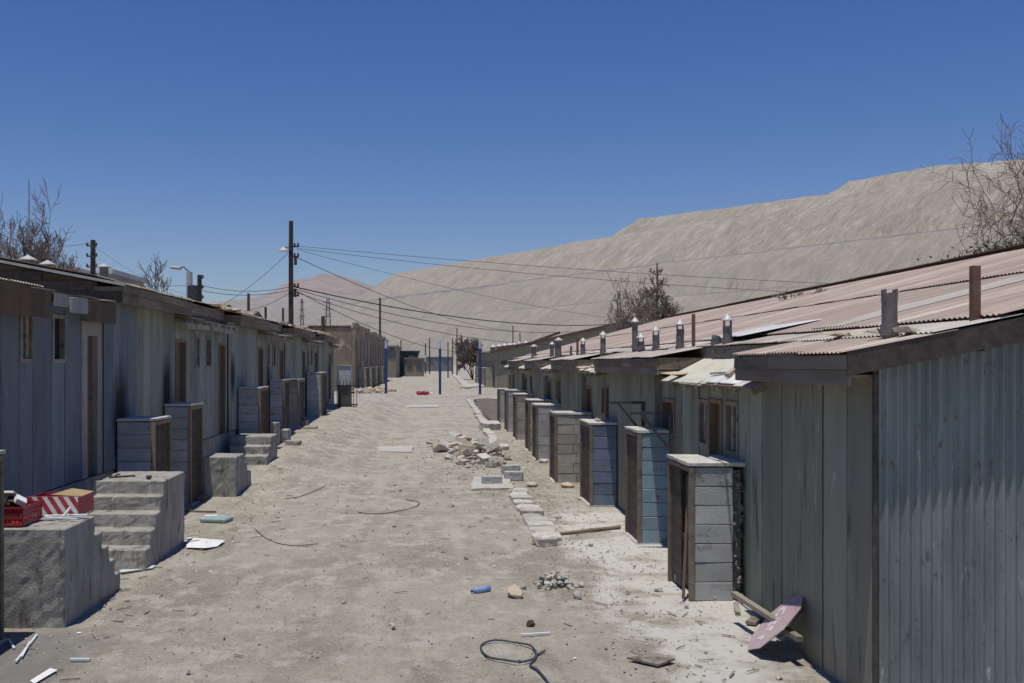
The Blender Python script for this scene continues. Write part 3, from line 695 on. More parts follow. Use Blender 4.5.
    # raised broken bits of roofing that show along the skyline
    for ya, yb, h in ((23.2,25.,.16),(27.,29.,.2),(33.,34.5,.15),(38.,40.,.2),(42.,44.,.15)):
        m = MB(); m.prism([(ya,zr(-4.95)+.05),((ya+yb)/2,zr(-4.95)+.05+h),(yb,zr(-4.95)+.06)],'x',-5.7,-5.0); m.build('raised_sheet','fascia_wood', root)
    for k in range(26):
        m = MB(); y = R.uniform(19,46); m.hull((-4.75+R.uniform(-.15,.15), y, zr(-4.75)+.06), (.25,R.uniform(.2,.5),.1)); m.build('loose_scrap','stone_tan', root)
left_block()

# ------------------------------------------------------------------ block booths
def booth(label, side, xf, ya, yb, h, z0, bm_='block_grey', xw=None, group='block booths along the right row', rubble=False, dm='burnt_wood', door_open=False, wm='fascia_wood', courses=None, frame_post=True, plinth=True):
    """side -1: booth in front of the right row, its door facing the street (-x); +1: the left row"""
    o = side; xw = xw if xw is not None else (3.13 if side < 0 and not (9.6 < ya < 14.5 or 18.3 < ya < 21.8 or 25.3 < ya < 29.3 or 33 < ya < 37 or ya > 40.5) else 3.23 if side < 0 else -4.77)
    root = thing('block_booth', label, 'booth', ((xf+xw)/2,(ya+yb)/2,z0), group)
    n = courses or round((h-.05)/.195); ch = (h-.045)/n
    x0, x1 = sorted((xf-o*.055, xw if not rubble else xf-o*.46))
    th = .11
    core = MB()
    for (p, q) in ((ya+.008,ya+th-.008),(yb-th+.008,yb-.008)): core.box(x0+.008,x1-.008,p,q,z0-.05,z0+h-.05)
    xb0, xb1 = sorted((x1 if o < 0 else x0, (x1 if o < 0 else x0)+o*.1)); core.box(xb0+.008,xb1-.008,ya+th,yb-th,z0-.05,z0+h-.05)
    wl = core.build('wall','mortar', root, rough=(.05,.004))
    m = MB(); m2 = MB(); L = x1-x0
    for k in range(n):
        z = z0+k*ch
        cuts = [x0, x1] if L < .62 else ([x0, x0+.39, x1] if k%2 == 0 else [x0, x1-.39, x1])
        for a, b in zip(cuts, cuts[1:]):
            m.box(a+.003,b-.003,ya-R.uniform(0,.005),ya+th,z+.0035,z+ch-.0035,.003); m2.box(a+.004,b-.004,yb-th,yb+R.uniform(0,.004),z+.005,z+ch-.005,.0025)
    m.build('side_blocks', bm_, root, bevel=.006); m2.build('side_blocks', bm_, root, bevel=.006)
    if rubble:
        m = MB()
        for k in range(90): m.hull((R.uniform(x1-.01,xw-.02), R.uniform(ya+.0,ya+.12), z0+R.uniform(.0,h-.12)), (R.uniform(.04,.1),R.uniform(.04,.09),R.uniform(.04,.1)), 9)
        m.box(x1-.01,xw-.03,ya+.04,ya+.16,z0,z0+h-.08)
        m.build('mortar_fill','mortar', root)
    # slab roof
    s = MB(); xa, xb = sorted((xf+o*.012, xw-o*.0)); s.box(xa,xb,ya-.012,yb+.012,z0+h-.035,z0+h,.004)
    sl = s.build('slab','dusty_concrete', root, rough=(.06,.006))
    # door frame and door
    f = MB(); fx0, fx1 = sorted((xf, xf-o*.055)); t = .045
    f.box(fx0,fx1,ya-.012,ya+t,z0,z0+h-.05); f.box(fx0,fx1,yb-t,yb+.012,z0,z0+h-.05); f.box(fx0,fx1,ya+t,yb-t,z0+h-.1,z0+h-.05)
    f.build('door_frame', wm, root, bevel=.003)
    d = MB(); n2 = 4; st = (yb-ya-2*t)/n2; dx0, dx1 = sorted((xf-o*.03, xf-o*.05))
    if door_open:
        for i in range(n2):
            yy = ya+t+i*st
            if i in (1,): continue
            d.box(dx0,dx1,yy+.004,yy+st-.006,z0+.02+R.uniform(0,.12),z0+h-.1-R.uniform(0,.1),.004)
        d.beam((xf-o*.06,ya+t+.03,z0+.5),(xf-o*.06,yb-t-.03,z0+.7),.02,.06)
    else:
        for i in range(n2): d.box(dx0,dx1,ya+t+i*st+.003,ya+t+(i+1)*st-.003,z0+.03,z0+h-.1,.003)
    dd = d.build('door', dm, root)
    if plinth:
        p = MB(); a0, a1 = sorted((xf+o*.03, xw)); p.box(a0,a1,ya-.02,yb+.02,z0-.12,z0+.02,.006); p.build('plinth','dusty_concrete', root, rough=(.08,.008))
    return root
GB = 'block booths along the right row'
booth('grey block booth nearest on the right, crumbling mortar strip and rotten plank door', -1, 2.65, 10.5, 11.48, 1.45, 0, 'block_grey', rubble=True, door_open=True, dm='burnt_wood', plinth=False, wm='fascia_wood')
booth('light sky-blue block booth behind the two black iron brackets', -1, 2.77, 13.8, 14.72, 1.57, 0, 'block_sky')
booth('dark blue painted block booth with loose stones on its slab', -1, 2.66, 17.4, 18.6, 1.46, 0, 'block_blue')
booth('warm grey block booth just beyond the dark blue one', -1, 2.45, 20.8, 21.8, 1.46, 0, 'block_tan')
booth('blue-grey block booth second beyond the dark blue one', -1, 2.53, 25.6, 26.6, 1.44, 0, 'block_grey')
booth('grey block booth half hidden, third beyond the dark blue one', -1, 2.58, 28.2, 29.3, 1.46, 0, 'block_grey')
booth('brownish block booth fourth beyond the dark blue one', -1, 2.55, 32.5, 33.6, 1.5, 0, 'block_tan')
booth('grey block booth second from the far end of the right row', -1, 2.52, 36.2, 37.4, 1.52, 0, 'block_grey')
booth('pale grey block booth at the far end of the right row', -1, 2.6, 42., 43.2, 1.42, 0, 'block_pale')
m = MB()
for k in range(5): m.hull((R.uniform(2.85,3.05),R.uniform(17.6,18.3),1.485),(.12,.14,.06))
tag(m.build('loose_stones','stone'), 'small pale stones lying on top of the dark blue booth', 'stones')
GL = 'block booths along the left row'
booth('dark booth cut off by the left edge of the photo beside the red crate', 1, -3.9, 8.1, 9.0, 1.72, 0, 'block_grey', group=GL, dm='burnt_wood')
booth('low grey-blue block booth behind the near stairs', 1, -4.2, 14.9, 15.8, 1.62, .05, 'block_grey', group=GL, wm='tan_wood')
booth('taller slate grey block booth beside the solid concrete block', 1, -4.3, 17.5, 18.35, 1.78, 0, 'block_grey', group=GL, wm='tan_wood')
booth('pale grey booth with a blackened lower half behind the three grey steps', 1, -4.23, 24.0, 25.1, 1.6, .32, 'block_grey', group=GL, wm='tan_wood')
booth('light grey block booth above the two small concrete footings', 1, -4.34, 28.5, 29.4, 1.55, .48, 'block_pale', group=GL)
booth('brown-doored booth squeezed directly behind the light grey one', 1, -4.3, 31.2, 32.5, 1.5, .5, 'block_tan', group=GL, wm='grey_wood')
booth('tall pale blue block booth on a dark stone base', 1, -4.2, 36.6, 38., 1.62, .54, 'block_pale', group=GL)
m = MB(); m.box(-4.72,-4.26,23.185,23.2,.42,.98,.002); 
# ------------------------------------------------------------------ grey cabinet over iron grille at the far end of left row
root = thing('raised_cabinet', 'blue-grey box cabinet raised on an iron grille at the far end of the left row', 'cabinet', P(345,405,44.))
ct = MB(); a = P(337,385,44.); b = P(351,366,44.); ct.box(a.x,b.x,44.,44.7,a.z,b.z,.004); ct.build('box','block_pale', root, bevel=.01)
ct = MB(); ct.box(a.x-.03,b.x+.03,43.97,44.73,b.z+.002,b.z+.04); ct.build('lid','dusty_concrete', root)
ct = MB(); g0 = gz(-4,44.)
for k in range(7):
    x = a.x+(b.x-a.x+.25)*k/6; ct.box(x-.012,x+.012,43.98,44.005,g0,a.z+.2)
ct.box(a.x-.02,b.x+.3,43.985,44.0,a.z-.06,a.z-.01); ct.box(a.x-.02,b.x+.3,43.985,44.0,g0+.08,g0+.14); ct.build('grille','iron', root)
ct = MB(); ct.box(a.x+.02,b.x-.02,44.05,44.6,g0-.1,a.z-.004); ct.build('base','mortar', root)

# ------------------------------------------------------------------ concrete steps and platforms on the left
def stepped(label, prof, x0, x1, name='concrete_steps', cat='steps', group='concrete steps along the left row', mt='concrete'):
    m = MB(); m.prism(prof, 'x', x0, x1); o = m.build(name, mt, None, bevel=.012, rough=(.045,.009)); return tag(o, label, cat, group)
stepped('rough concrete platform block under the red crate, steps going down away from camera',
        [(9.41,-.1),(9.41,.94),(10.22,.94),(10.22,.74),(10.46,.74),(10.46,.56),(10.68,.56),(10.68,.38),(10.87,.38),(10.87,.2),(11.05,.2),(11.05,-.1)], -4.5, -3.5)
stepped('five-step concrete stair with worn treads facing the camera',
        [(11.99,-.1),(11.99,.07),(12.02,.255),(12.23,.26),(12.25,.445),(12.45,.45),(12.47,.62),(12.66,.625),(12.67,.81),(12.81,.815),(12.83,.99),(13.86,1.),(13.86,-.1)], -4.40, -3.5)
stepped('solid grey concrete block with a worn corner beside the slate booth',
        [(18.4,-.1),(18.4,.77),(19.2,.77),(19.25,.6),(19.45,.58),(19.5,.42),(19.7,.4),(19.9,.36),(19.92,-.1)], -4.30, -3.7)
stepped('low flight of three wide grey steps beyond the solid block',
        [(22.,.0),(22.,.45),(22.28,.46),(22.29,.64),(22.56,.65),(22.57,.84),(23.4,.85),(23.4,.0)], -4.62, -3.74)
def pxblock(px0, px1, pyt, pyb, d, dep, name, label, cat, mt='concrete', grp=None):
    a = P(px0,pyb,d); b = P(px1,pyt,d); m = MB(); m.box(a.x,b.x,d,d+dep,a.z-.12,b.z,.01); return tag(m.build(name, mt, None, bevel=.012, rough=(.06,.01)), label, cat, grp)
GF = 'small concrete footings along the left row'
pxblock(285,299,441,446,26.3,.5,'concrete_footing','low pale concrete footing, widest of those in front of the light grey booth','footing',grp=GF)
pxblock(279,288,430,446,27.,.6,'concrete_footing','taller narrow footing touching the light grey booth','footing',grp=GF)
pxblock(303,316,427,433,31.,.6,'concrete_footing','low flat footing in front of the dark recess','footing',grp=GF)
pxblock(299,306,421,434,31.8,.6,'concrete_footing','upright footing against the brown-doored booth','footing',grp=GF)
pxblock(270,277,423,440,25.2,.5,'concrete_footing','slim footing between the blackened booth and the light grey one','footing',grp=GF)

# ------------------------------------------------------------------ red crate, striped box and litter on the platform
TP = .955
root = thing('plastic_crate', 'dark red plastic crate full of junk on the concrete platform', 'crate', (-4.1,9.7,TP))
m = MB(); x0, x1, y0, y1, z0, z1 = -4.32,-3.93,9.48,9.93,TP,TP+.165
for (ax, p, q) in (('y',y0,y0+.006),('y',y1-.006,y1)):
    for k in range(12):
        xx = x0+(x1-x0)*k/11; m.box(xx-.008,xx+.008,p,q,z0,z1)
    for zz in (z0+.01,z0+.075,z0+.115,z1-.012): m.box(x0,x1,p-.002,q+.002,zz-.012,zz+.012)
for (p, q) in ((x0,x0+.006),(x1-.006,x1)):
    for k in range(13):
        yy = y0+(y1-y0)*k/12; m.box(p,q,yy-.008,yy+.008,z0,z1)
    for zz in (z0+.01,z0+.075,z0+.115,z1-.012): m.box(p-.002,q+.002,y0,y1,zz-.012,zz+.012)
m.box(x0,x1,y0,y1,z0,z0+.006); m.build('basket','red_plastic', root)
m = MB(); m.box(x0-.012,x1+.012,y0-.012,y0+.004,z1-.004,z1+.012); m.box(x0-.012,x1+.012,y1-.004,y1+.012,z1-.004,z1+.012); m.box(x0-.012,x0+.004,y0+.004,y1-.004,z1-.004,z1+.012); m.box(x1-.004,x1+.012,y0+.004,y1-.004,z1-.004,z1+.012)
m.build('rim','red_plastic', root)
m = MB()
for k in range(14): m.hull((R.uniform(x0+.07,x1-.16),R.uniform(y0+.08,y1-.08),TP+R.uniform(.06,.23)),(.14,.13,.09),10)
tag(m.build('junk_heap','dark_stone'), 'dark scraps heaped inside the red crate', 'junk')
m = MB(); m.obox((-4.04,9.7,TP+.21),(.10,.12,.05),Matrix.Rotation(.6,3,'Y')@Matrix.Rotation(.5,3,'Z')); m.obox((-4.2,9.8,TP+.27),(.14,.1,.02),Matrix.Rotation(-.4,3,'X')); m.obox((-4.24,9.62,TP+.24),(.03,.2,.03),Matrix.Rotation(.5,3,'X'))
tag(m.build('torn_carton','paper'), 'torn pale carton pieces sticking up out of the red crate', 'carton')
root = thing('striped_box', 'open box with red and white diagonal warning stripes on the platform', 'box', (-3.85,10.3,TP))
def striped_panel(root, p0, ux, uz, W, Hh, th):
    nrm = ux.cross(uz); m = MB(); vs = [p0, p0+ux*W, p0+ux*W+uz*Hh, p0+uz*Hh]
    m.add(vs+[v-nrm*th for v in vs], [(0,1,2,3),(7,6,5,4),(0,4,5,1),(1,5,6,2),(2,6,7,3),(3,7,4,0)])
    pan = m.build('panel','white_board', root); s = MB(); sh = .13; wd = .052; k = -3
    while k*.105 < W+.2:
        a = k*.105; poly = [(a+sh,0),(a+sh+wd,0),(a+wd,Hh),(a,Hh)]
        # clip to 0..W
        def clip(pl, c, sgn):
            out = []
            for i in range(len(pl)):
                A, B = pl[i], pl[(i+1)%len(pl)]; ia, ib = sgn*(A[0]-c) >= 0, sgn*(B[0]-c) >= 0
                if ia: out.append(A)
                if ia != ib: t = (c-A[0])/(B[0]-A[0]); out.append((c, A[1]+t*(B[1]-A[1])))
            return out
        poly = clip(poly, 0, 1); poly = clip(poly, W, -1) if poly else poly
        if len(poly) > 2:
            f = [p0+ux*x+uz*y+nrm*.0025 for x, y in poly]; b = [p0+ux*x+uz*y for x, y in poly]; n = len(poly)
            s.add(f+b, [tuple(range(n)), tuple(range(2*n-1,n-1,-1))]+[(i,i+n,(i+1)%n+n,(i+1)%n) for i in range(n)])
        k += 1
    s.build('stripes','red_board', pan)
striped_panel(root, Vector((-4.13,10.04,TP+.005)), Vector((1,.03,0)).normalized(), Vector((0,.05,1)).normalized(), .52, .195, .008)
m = MB(); m.box(-3.615,-3.607,10.06,10.5,TP+.01,TP+.19,.003); m.box(-4.13,-4.122,10.06,10.5,TP+.01,TP+.19); m.box(-4.13,-3.61,10.5,10.508,TP+.01,TP+.19); m.build('side_panel','red_board', root)
m = MB(); m.add([(-3.98,10.3,TP+.19),(-3.62,10.2,TP+.185),(-3.60,10.5,TP+.20),(-3.85,10.55,TP+.225)],[(0,1,2,3)]); m.add([(-3.98,10.3,TP+.185),(-3.62,10.2,TP+.18),(-3.60,10.5,TP+.195),(-3.85,10.55,TP+.22)],[(3,2,1,0)]); m.build('flap','cardboard', root, fix=False)
m = MB(); m.beam((-4.05,9.99,TP+.012),(-3.52,9.80,TP+.014),.03,.012); m.beam((-3.98,9.95,TP+.025),(-3.5,10.02,TP+.027),.05,.008); m.beam((-3.9,9.86,TP+.01),(-3.48,9.96,TP+.018),.025,.012); m.beam((-3.7,9.9,TP+.02),(-3.66,9.98,TP+.1),.02,.02); 
tag(m.build('trim_strips','vinyl'), 'loose pale grey trim strips across the front edge of the platform', 'strips')
m = MB(); m.hull((-4.2,13.2,1.02),(.16,.12,.05)); m.beam((-4.3,13.1,1.005),(-4.,13.25,1.01),.05,.015)
tag(m.build('scraps','dark_stone'), 'dark scraps on the top landing of the five-step stair', 'scraps')
m = MB(); m.hull((-3.74,13.0,1.02),(.15,.1,.06)); tag(m.build('scrap','dark_stone'), 'single dark lump near the street edge of the five-step stair landing', 'scrap')

# ------------------------------------------------------------------ litter on the ground
def gp(px, py, z=0.):
    d = (CAMZ-z)*1000/(py-363); return Vector(((px-437)/1000*d, d, z))
def gpt(px, py):
    p = gp(px, py); p = gp(px, py, gz(p.x, p.y)); return p
def flat(name, pts, th, mt, label, cat, lift=.012, grp=None, wob=.012):
    m = MB(); ps = [gpt(*p)+Vector((0,0,lift+R.uniform(0,wob))) for p in pts]; n = len(ps)
    m.add([p+Vector((0,0,th)) for p in ps]+ps, [tuple(range(n)), tuple(range(2*n-1,n-1,-1))]+[(i,i+n,(i+1)%n+n,(i+1)%n) for i in range(n)])
    return tag(m.build(name, mt), label, cat, grp)
flat('glass_strip', [(119,572),(121,575),(153,570),(156,567.5)], .012, 'vinyl', 'thin pale strip lying at the foot of the near stair', 'strip')
root = thing('paper_sheet','crumpled white printed paper on the dirt right of the near stair','paper', gpt(203,545))
m = MB(); c0 = [gpt(*p) for p in ((186,549),(205,551),(217,548),(225,543),(206,540),(188,540))]
k = len(c0); 
for i in range(k):
    q = c0[i]+Vector((0,0,.02+.02*(i%2))); c0[i] = q
cen = sum(c0, Vector())/k+Vector((0,0,.04)); m.add(c0+[cen], [(i,(i+1)%k,k) for i in range(k)]); m.build('sheet','paper', root, fix=False)
m = MB(); 
for (a_, b_) in (((189,544.5),(200,544.5)),((204,546.5),(207,546.5)),((208,544.5),(211,544.5))):
    p, q = gpt(*a_), gpt(*b_); m.beam(p+Vector((0,0,.055)), q+Vector((0,0,.062)), .03, .003)
m.build('print','print', root)
root = thing('flat_package','flat teal-grey package on the dirt near the slate booth','package', gpt(216,521)); p = gpt(216,522)
m = MB(); m.obox(p+Vector((0,.05,.04)),(.44,.34,.07),Matrix.Rotation(-.2,3,'Z')); m.build('body','teal', root, bevel=.02); m = MB(); m.obox(p+Vector((-.1,.1,.082)),(.2,.12,.012),Matrix.Rotation(.3,3,'Z')); m.build('label_patch','paper', root)
m = MB(); m.beam(gpt(178,512)+Vector((0,0,.02)), gpt(216,513)+Vector((0,0,.02)), .03,.03); tag(m.build('metal_bar','grey_wood'),'thin grey bar on the ground behind the teal package','bar')
m = MB(); m.hull(gpt(197,499)+Vector((.05,0,.03)),(.4,.35,.1),16); tag(m.build('rag','rag'),'reddish-brown rag in front of the slate booth','rag')
m = MB(); m.beam(gpt(16,664)+Vector((0,0,.02)), gpt(37,637)+Vector((0,0,.02)), .02,.015); m.beam(gpt(22,660)+Vector((0,0,.03)), gpt(30,645)+Vector((0,0,.03)), .015,.012); tag(m.build('loose_sticks','vinyl'),'pair of thin pale sticks crossed on gravel at lower left','sticks')
m = MB(); m.beam(gpt(9,641)+Vector((0,0,.015)), gpt(14,650)+Vector((0,0,.015)), .02,.012); tag(m.build('loose_stick','vinyl'),'short pale stick nearest the left edge','stick')
m = MB(); m.beam(gpt(70,662)+Vector((0,0,.02)), gpt(90,662)+Vector((0,0,.02)), .03,.02); tag(m.build('loose_stick','vinyl'),'short horizontal pale stick at lower left','stick')
flat('paper_scrap', [(30,683),(34,686),(58,672),(50,671)], .004, 'paper', 'pale flat scrap cut by the bottom edge at lower left', 'scrap')
m = MB(); m.beam(gpt(521,637)+Vector((0,0,.02)), gpt(550,635)+Vector((0,0,.02)), .022,.015); tag(m.build('white_stick','paper'),'short white stick above the black cable loop','stick')
root = thing('plastic_bottle','crushed blue plastic bottle on the dirt left of the big rock','bottle', gpt(481,594))
p = gpt(472,595)+Vector((0,0,.04)); q = gpt(490,592)+Vector((0,0,.04)); d_ = q-p
m = MB(); m.tube([p, p+d_*.1, p+d_*.16], .012, .014); m.tube([p+d_*.16, p+d_*.3, p+d_*.5, p+d_*.7, p+d_*.96], .034, .034, 12); m.build('body','bottle_blue', root, smooth=True)
m = MB(); m.tube([p-d_*.04, p+d_*.04], .015); m.build('cap','blue_steel', root)
def curve_thing(name, pts, r, mt, label, cat, lift=.012):
    ps = [gpt(*p)+Vector((0,0,r+lift*R.uniform(.3,1.5))) for p in pts]
    out = []
    for i in range(len(ps)-1):      # Catmull-Rom
        p0 = ps[max(0,i-1)]; p1 = ps[i]; p2 = ps[i+1]; p3 = ps[min(len(ps)-1,i+2)]
        for k in range(8):
            t = k/8; out.append(.5*((2*p1)+(p2-p0)*t+(2*p0-5*p1+4*p2-p3)*t*t+(3*p1-p0-3*p2+p3)*t**3))
    out.append(ps[-1]); m = MB(); m.tube(out, r, r, 7); return tag(m.build(name, mt, smooth=True), label, cat)
curve_thing('cable', [(545,653),(536,657),(533,662),(521,665),(505,663),(490,660),(482,653),(482,646),(495,643),(515,644),(530,648),(536,655),(535,661),(530,667),(537,672),(545,681),(552,692)], .009, 'rubber', 'looped black hose on the dirt at bottom centre', 'hose')
curve_thing('thin_cable', [(358,513),(368,515),(385,514),(400,512),(415,508),(419,503),(410,501),(406,500)], .007, 'rubber', 'thin dark wire loop on the dirt left of the rubble heap', 'wire')
curve_thing('thin_cable', [(255,530),(268,540),(290,546),(318,545)], .005, 'rubber', 'thin curved wire on the dirt right of the teal package', 'wire')
curve_thing('thin_cable', [(285,500),(300,497),(318,490),(326,486)], .006, 'burnt_wood', 'thin dark twig beyond the solid concrete block', 'twig')
# long pole on the apron
m = MB(); m.tube([gpt(555,536)+Vector((0,0,.03)), gpt(590,533)+Vector((0,0,.04)), gpt(620,529)+Vector((0,0,.03))], .022,.028,8); tag(m.build('wooden_pole','tan_wood'),'long thin wooden pole on the concrete apron left of the sky-blue booth','pole')
flat('board_offcut', [(627,662),(658,669),(675,664),(662,659)], .018, 'grey_wood', 'flat board offcut on the dusty concrete at bottom right', 'board', .02)
m = MB(); m.beam(gpt(684,600)+Vector((-.02,-.05,.02)), Vector((2.69,10.75,.93)), .03,.025); tag(m.build('broken_slat','brown_wood'),'dark broken slat leaning in the doorway of the nearest right booth','slat')
# dented tin plates seen on the ground
m = MB(); m.tube([gpt(676,560)+Vector((0,0,.1)),gpt(690,520)+Vector((0,0,.1))],.001,.001,3)
# fallen octagonal sign
root = thing('fallen_sign','faded pink octagonal road sign lying on its post against the plank wall','road sign', (3.0,8.9,0))
A = P(755,649,8.55); Bq = P(799,595,9.15)           # long axis of the plate as seen
A.z = .06; d0 = A.y; A = Vector(((754-437)/1000*8.55, 8.55, CAMZ-(649-363)/1000*8.55)); Bq = Vector(((797-437)/1000*8.75, 8.75, CAMZ-(596-363)/1000*8.75))
ux = (Bq-A).normalized(); L = (Bq-A).length; cen = (A+Bq)/2
nrm = Vector((-.68,.17,.7)); nrm = (nrm-ux*nrm.dot(ux)).normalized(); uy = nrm.cross(ux).normalized(); rr = L/2/math.cos(math.pi/8)
oct_ = [cen+ux*rr*math.cos(math.pi/8+k*math.pi/4)+uy*rr*math.sin(math.pi/8+k*math.pi/4) for k in range(8)]
m = MB(); m.add([v+nrm*.004 for v in oct_]+[v-nrm*.004 for v in oct_], [tuple(range(8)), tuple(range(15,7,-1))]+[(i,i+8,(i+1)%8+8,(i+1)%8) for i in range(8)]); m.build('plate','sign_pink', root)
def stroke(pl, w_=.022):
    m = MB(); pts = [cen+ux*a*L+uy*b*L+nrm*.0065 for a, b in pl]
    for p, q in zip(pts, pts[1:]): m.beam(p-(q-p).normalized()*w_*.3, q+(q-p).normalized()*w_*.3, w_, .002, nrm)
    return m
# worn lettering strokes that are still visible on the face
ST = [[(.12,.14),(.2,.2),(.27,.15),(.27,.06),(.2,.0),(.14,-.04)], [(-.06,.12),(.04,.14),(.06,.05),(-.02,.02),(-.04,-.07),(.05,-.1)], [(-.14,.08),(-.1,-.02),(-.17,-.08)], [(-.3,.12),(-.27,.02),(-.33,-.02)]]
for s_ in ST: stroke(s_, .035).build('lettering','sign_white', root)
m = MB(); p = P(734,593,9.6); q = Vector(((800-437)/1000*8.45, 8.45, .22)); m.beam(Vector(((734-437)/1000*9.6,9.6,CAMZ-(593.5-363)/1000*9.6)), cen-nrm*.03+ux*.02, .06,.045); m.beam(cen-nrm*.03, cen-nrm*.03+(cen-Vector(((734-437)/1000*9.6,9.6,.28))).normalized()*.42,.06,.045)
m.build('post','grey_wood', root, bevel=.004)
m = MB(); m.beam(cen-nrm*.09-ux*.12+uy*-.12, cen-nrm*.09+ux*.22+uy*-.12, .015,.015); m.build('stay_rod','cap_metal', root)

# iron brackets on the wall
def bracket(x0, x1, ytop, ybot, dx, dd, d, label):
    root = thing('iron_bracket', label, 'bracket', P(x1,ybot,d), 'iron brackets on the right wall')
    t = .042; m = MB(); m.beam(P(x0,ytop,d),P(x1,ytop,d),t,t); m.build('arm','iron', root)
    m = MB(); m.beam(P(x1,ytop-1,d+.001),P(x1,ybot,d+.001),t*1.1,t*1.1); m.build('upright','iron', root)
    m = MB(); m.beam(P(dx,ytop+1,d-.002),P(x1,dd,d-.002),t*.9,t*.9); m.build('brace','iron', root)
    m = MB(); p = P(x1,(ytop+ybot)/2,d); m.beam(Vector((p.x,p.y,p.z)),Vector((3.16,p.y,p.z)),.02,.02); m.build('fixing','iron', root)
bracket(609,643,402.5,440,618,434,15.1,'far black iron bracket standing clear above the sky-blue booth')
bracket(630,671,413,462,641,451,13.3,'near black iron bracket crossing in front of the sky-blue booth')
m = MB(); m.beam((3.12,9.72,.02),(2.98,9.5,.03),.1,.03); m.beam((3.05,10.2,.05),(2.98,9.9,.02),.05,.03); tag(m.build('plank_offcut','grey_wood'),'short plank offcut on the ground between nearest right booth and sign','plank')

# ------------------------------------------------------------------ rocks, rubble heap, kerb
def rock(px, py, w_, h_, label, mt='stone', grp='loose rocks on the dirt street', n=16):
    p = gpt(px, py); s = p.y/1000; m = MB(); m.hull(p+Vector((0,w_*s*.3,h_*s*.22)), (w_*s, w_*s*.85, h_*s), n); return tag(m.build('rock', mt, bevel=.004), label, 'rock', grp)
rock(516,599,24,20,'largest rounded tan rock left of the mortar lump','stone_tan')
rock(578,600,12,13,'small dark-sided rock right below the mortar lump')
rock(531,627,13,10,'black lump of slag above the white stick','dark_stone')
rock(717,601,22,11,'pale rock at the foot of the nearest right booth')
rock(520,663,6,5,'tiny dark stone inside the hose loop','dark_stone')
rock(524,590,9,10,'small stone touching the mortar lump on its left')
m = MB(); c = gpt(556,588)
for k in range(70):
    a = R.uniform(0,6.28); r = min(.22,abs(R.gauss(0,.12))); m.hull(c+Vector((r*math.cos(a)*1.3,.1+r*math.sin(a),R.uniform(.0,max(.03,.17-r*.55)))), (R.uniform(.06,.15),R.uniform(.05,.12),R.uniform(.04,.1)), 11)
tag(m.build('mortar_lump','stone'), 'knobbly heap of broken mortar right of the large tan rock', 'rubble')
# rubble pile in the street: individual chunks
def chunk(p, s, mt, label, grp, blocky=False):
    m = MB()
    rot = Matrix.Rotation(R.uniform(0,6.28),3,'Z')@Matrix.Rotation(R.uniform(-.5,.5),3,'X')@Matrix.Rotation(R.uniform(-.5,.5),3,'Y')
    if blocky: m.obox(p,(s*1.5,s,s*.7),rot)
    else: m.hull(p,(s*1.4,s,s*.75),12,rot)
    return tag(m.build('rubble_chunk', mt, bevel=.008 if blocky else 0), label, 'rubble', grp)
GR = 'rubble heap beside the broken kerb'
LB = 'broken concrete chunk in the rubble heap beside the broken kerb'
c = gp(462,458)
for k in range(185):
    t = R.random(); a = R.uniform(0,6.28); r = math.sqrt(R.random())
    x = .95+.95*r*math.cos(a); y = 27.6+4.3*r*math.sin(a)-1.2*r*math.cos(a); s = R.choice([.07,.1,.1,.14,.2,.28])*(1.25-.5*r)
    chunk(Vector((x,y,s*.25+max(0,.36*(1-r))*R.uniform(.2,1))), s, R.choice(['stone','mortar','dusty_concrete','stone_tan','stone']), LB, GR, R.random() < .3)
for px, py, s, lb in ((446,452,.30,'large pale slab fragment low on the left of the heap'),(430,447,.2,'tan boulder at the left tip of the heap'),(455,440,.28,'dark-sided block on top of the heap')):
    p = gp(px,py); chunk(p+Vector((0,.1,.12)), s, 'stone' if s != .2 else 'stone_tan', lb, GR, s > .25)
# pebble spill round the heap and gravel everywhere
m = MB()
def peb(x, y, s):
    z = gz(x,y); m.hull((x,y,z+s*.2),(s,s*R.uniform(.6,1),s*.6),7)
for k in range(900): peb(.9+R.gauss(0,.6), 27+R.gauss(0,3.2), R.uniform(.03,.09))
for k in range(9000):
    y = 6.5+abs(R.gauss(0,9)); x = R.uniform(-3.9,3.1)
    if nz(x*.9,y*.5,8) < -.05 and R.random() < .75: continue
    peb(x, y, R.choice([.008,.010,.010,.012,.012,.015,.02,.03])*(1+y*.02))
for k in range(900): peb(R.gauss(-3.3,.25), R.uniform(8.5,40), R.uniform(.012,.045))
for k in range(900): peb(R.gauss(1.8,.35), R.uniform(7.5,24), R.uniform(.015,.05))
for k in range(500): peb(R.gauss(2.55,.2), R.uniform(8.5,40), R.uniform(.015,.045))
kind(m.build('gravel','gravel'), 'stuff')
m = MB()
for k in range(260):
    y = 7+abs(R.gauss(0,12)); side = R.random(); x = R.gauss(-3.15,.35) if side < .4 else (R.gauss(2.2,.4) if side < .65 else R.uniform(-3,2.6))
    a = R.uniform(0,3.14); L_ = R.uniform(.03,.16); p = Vector((x,y,gz(x,y)+.015)); q = Vector((math.cos(a),math.sin(a),R.uniform(-.05,.12)))*L_; m.beam(p-q*.5,p+q*.5,R.uniform(.006,.02),.006)
kind(m.build('debris','grey_wood'), 'stuff')
m = MB()
for k in range(34):
    y = 7+abs(R.gauss(0,10)); x = R.gauss(-3.1,.4) if R.random() < .5 else R.uniform(-3,2.8); a = R.uniform(0,3.14)
    m.obox((x,y,gz(x,y)+.012),(R.uniform(.02,.05),R.uniform(.01,.03),.003),Matrix.Rotation(a,3,'Z')@Matrix.Rotation(R.uniform(-.3,.3),3,'X'))
kind(m.build('paper_bits','paper'), 'stuff')
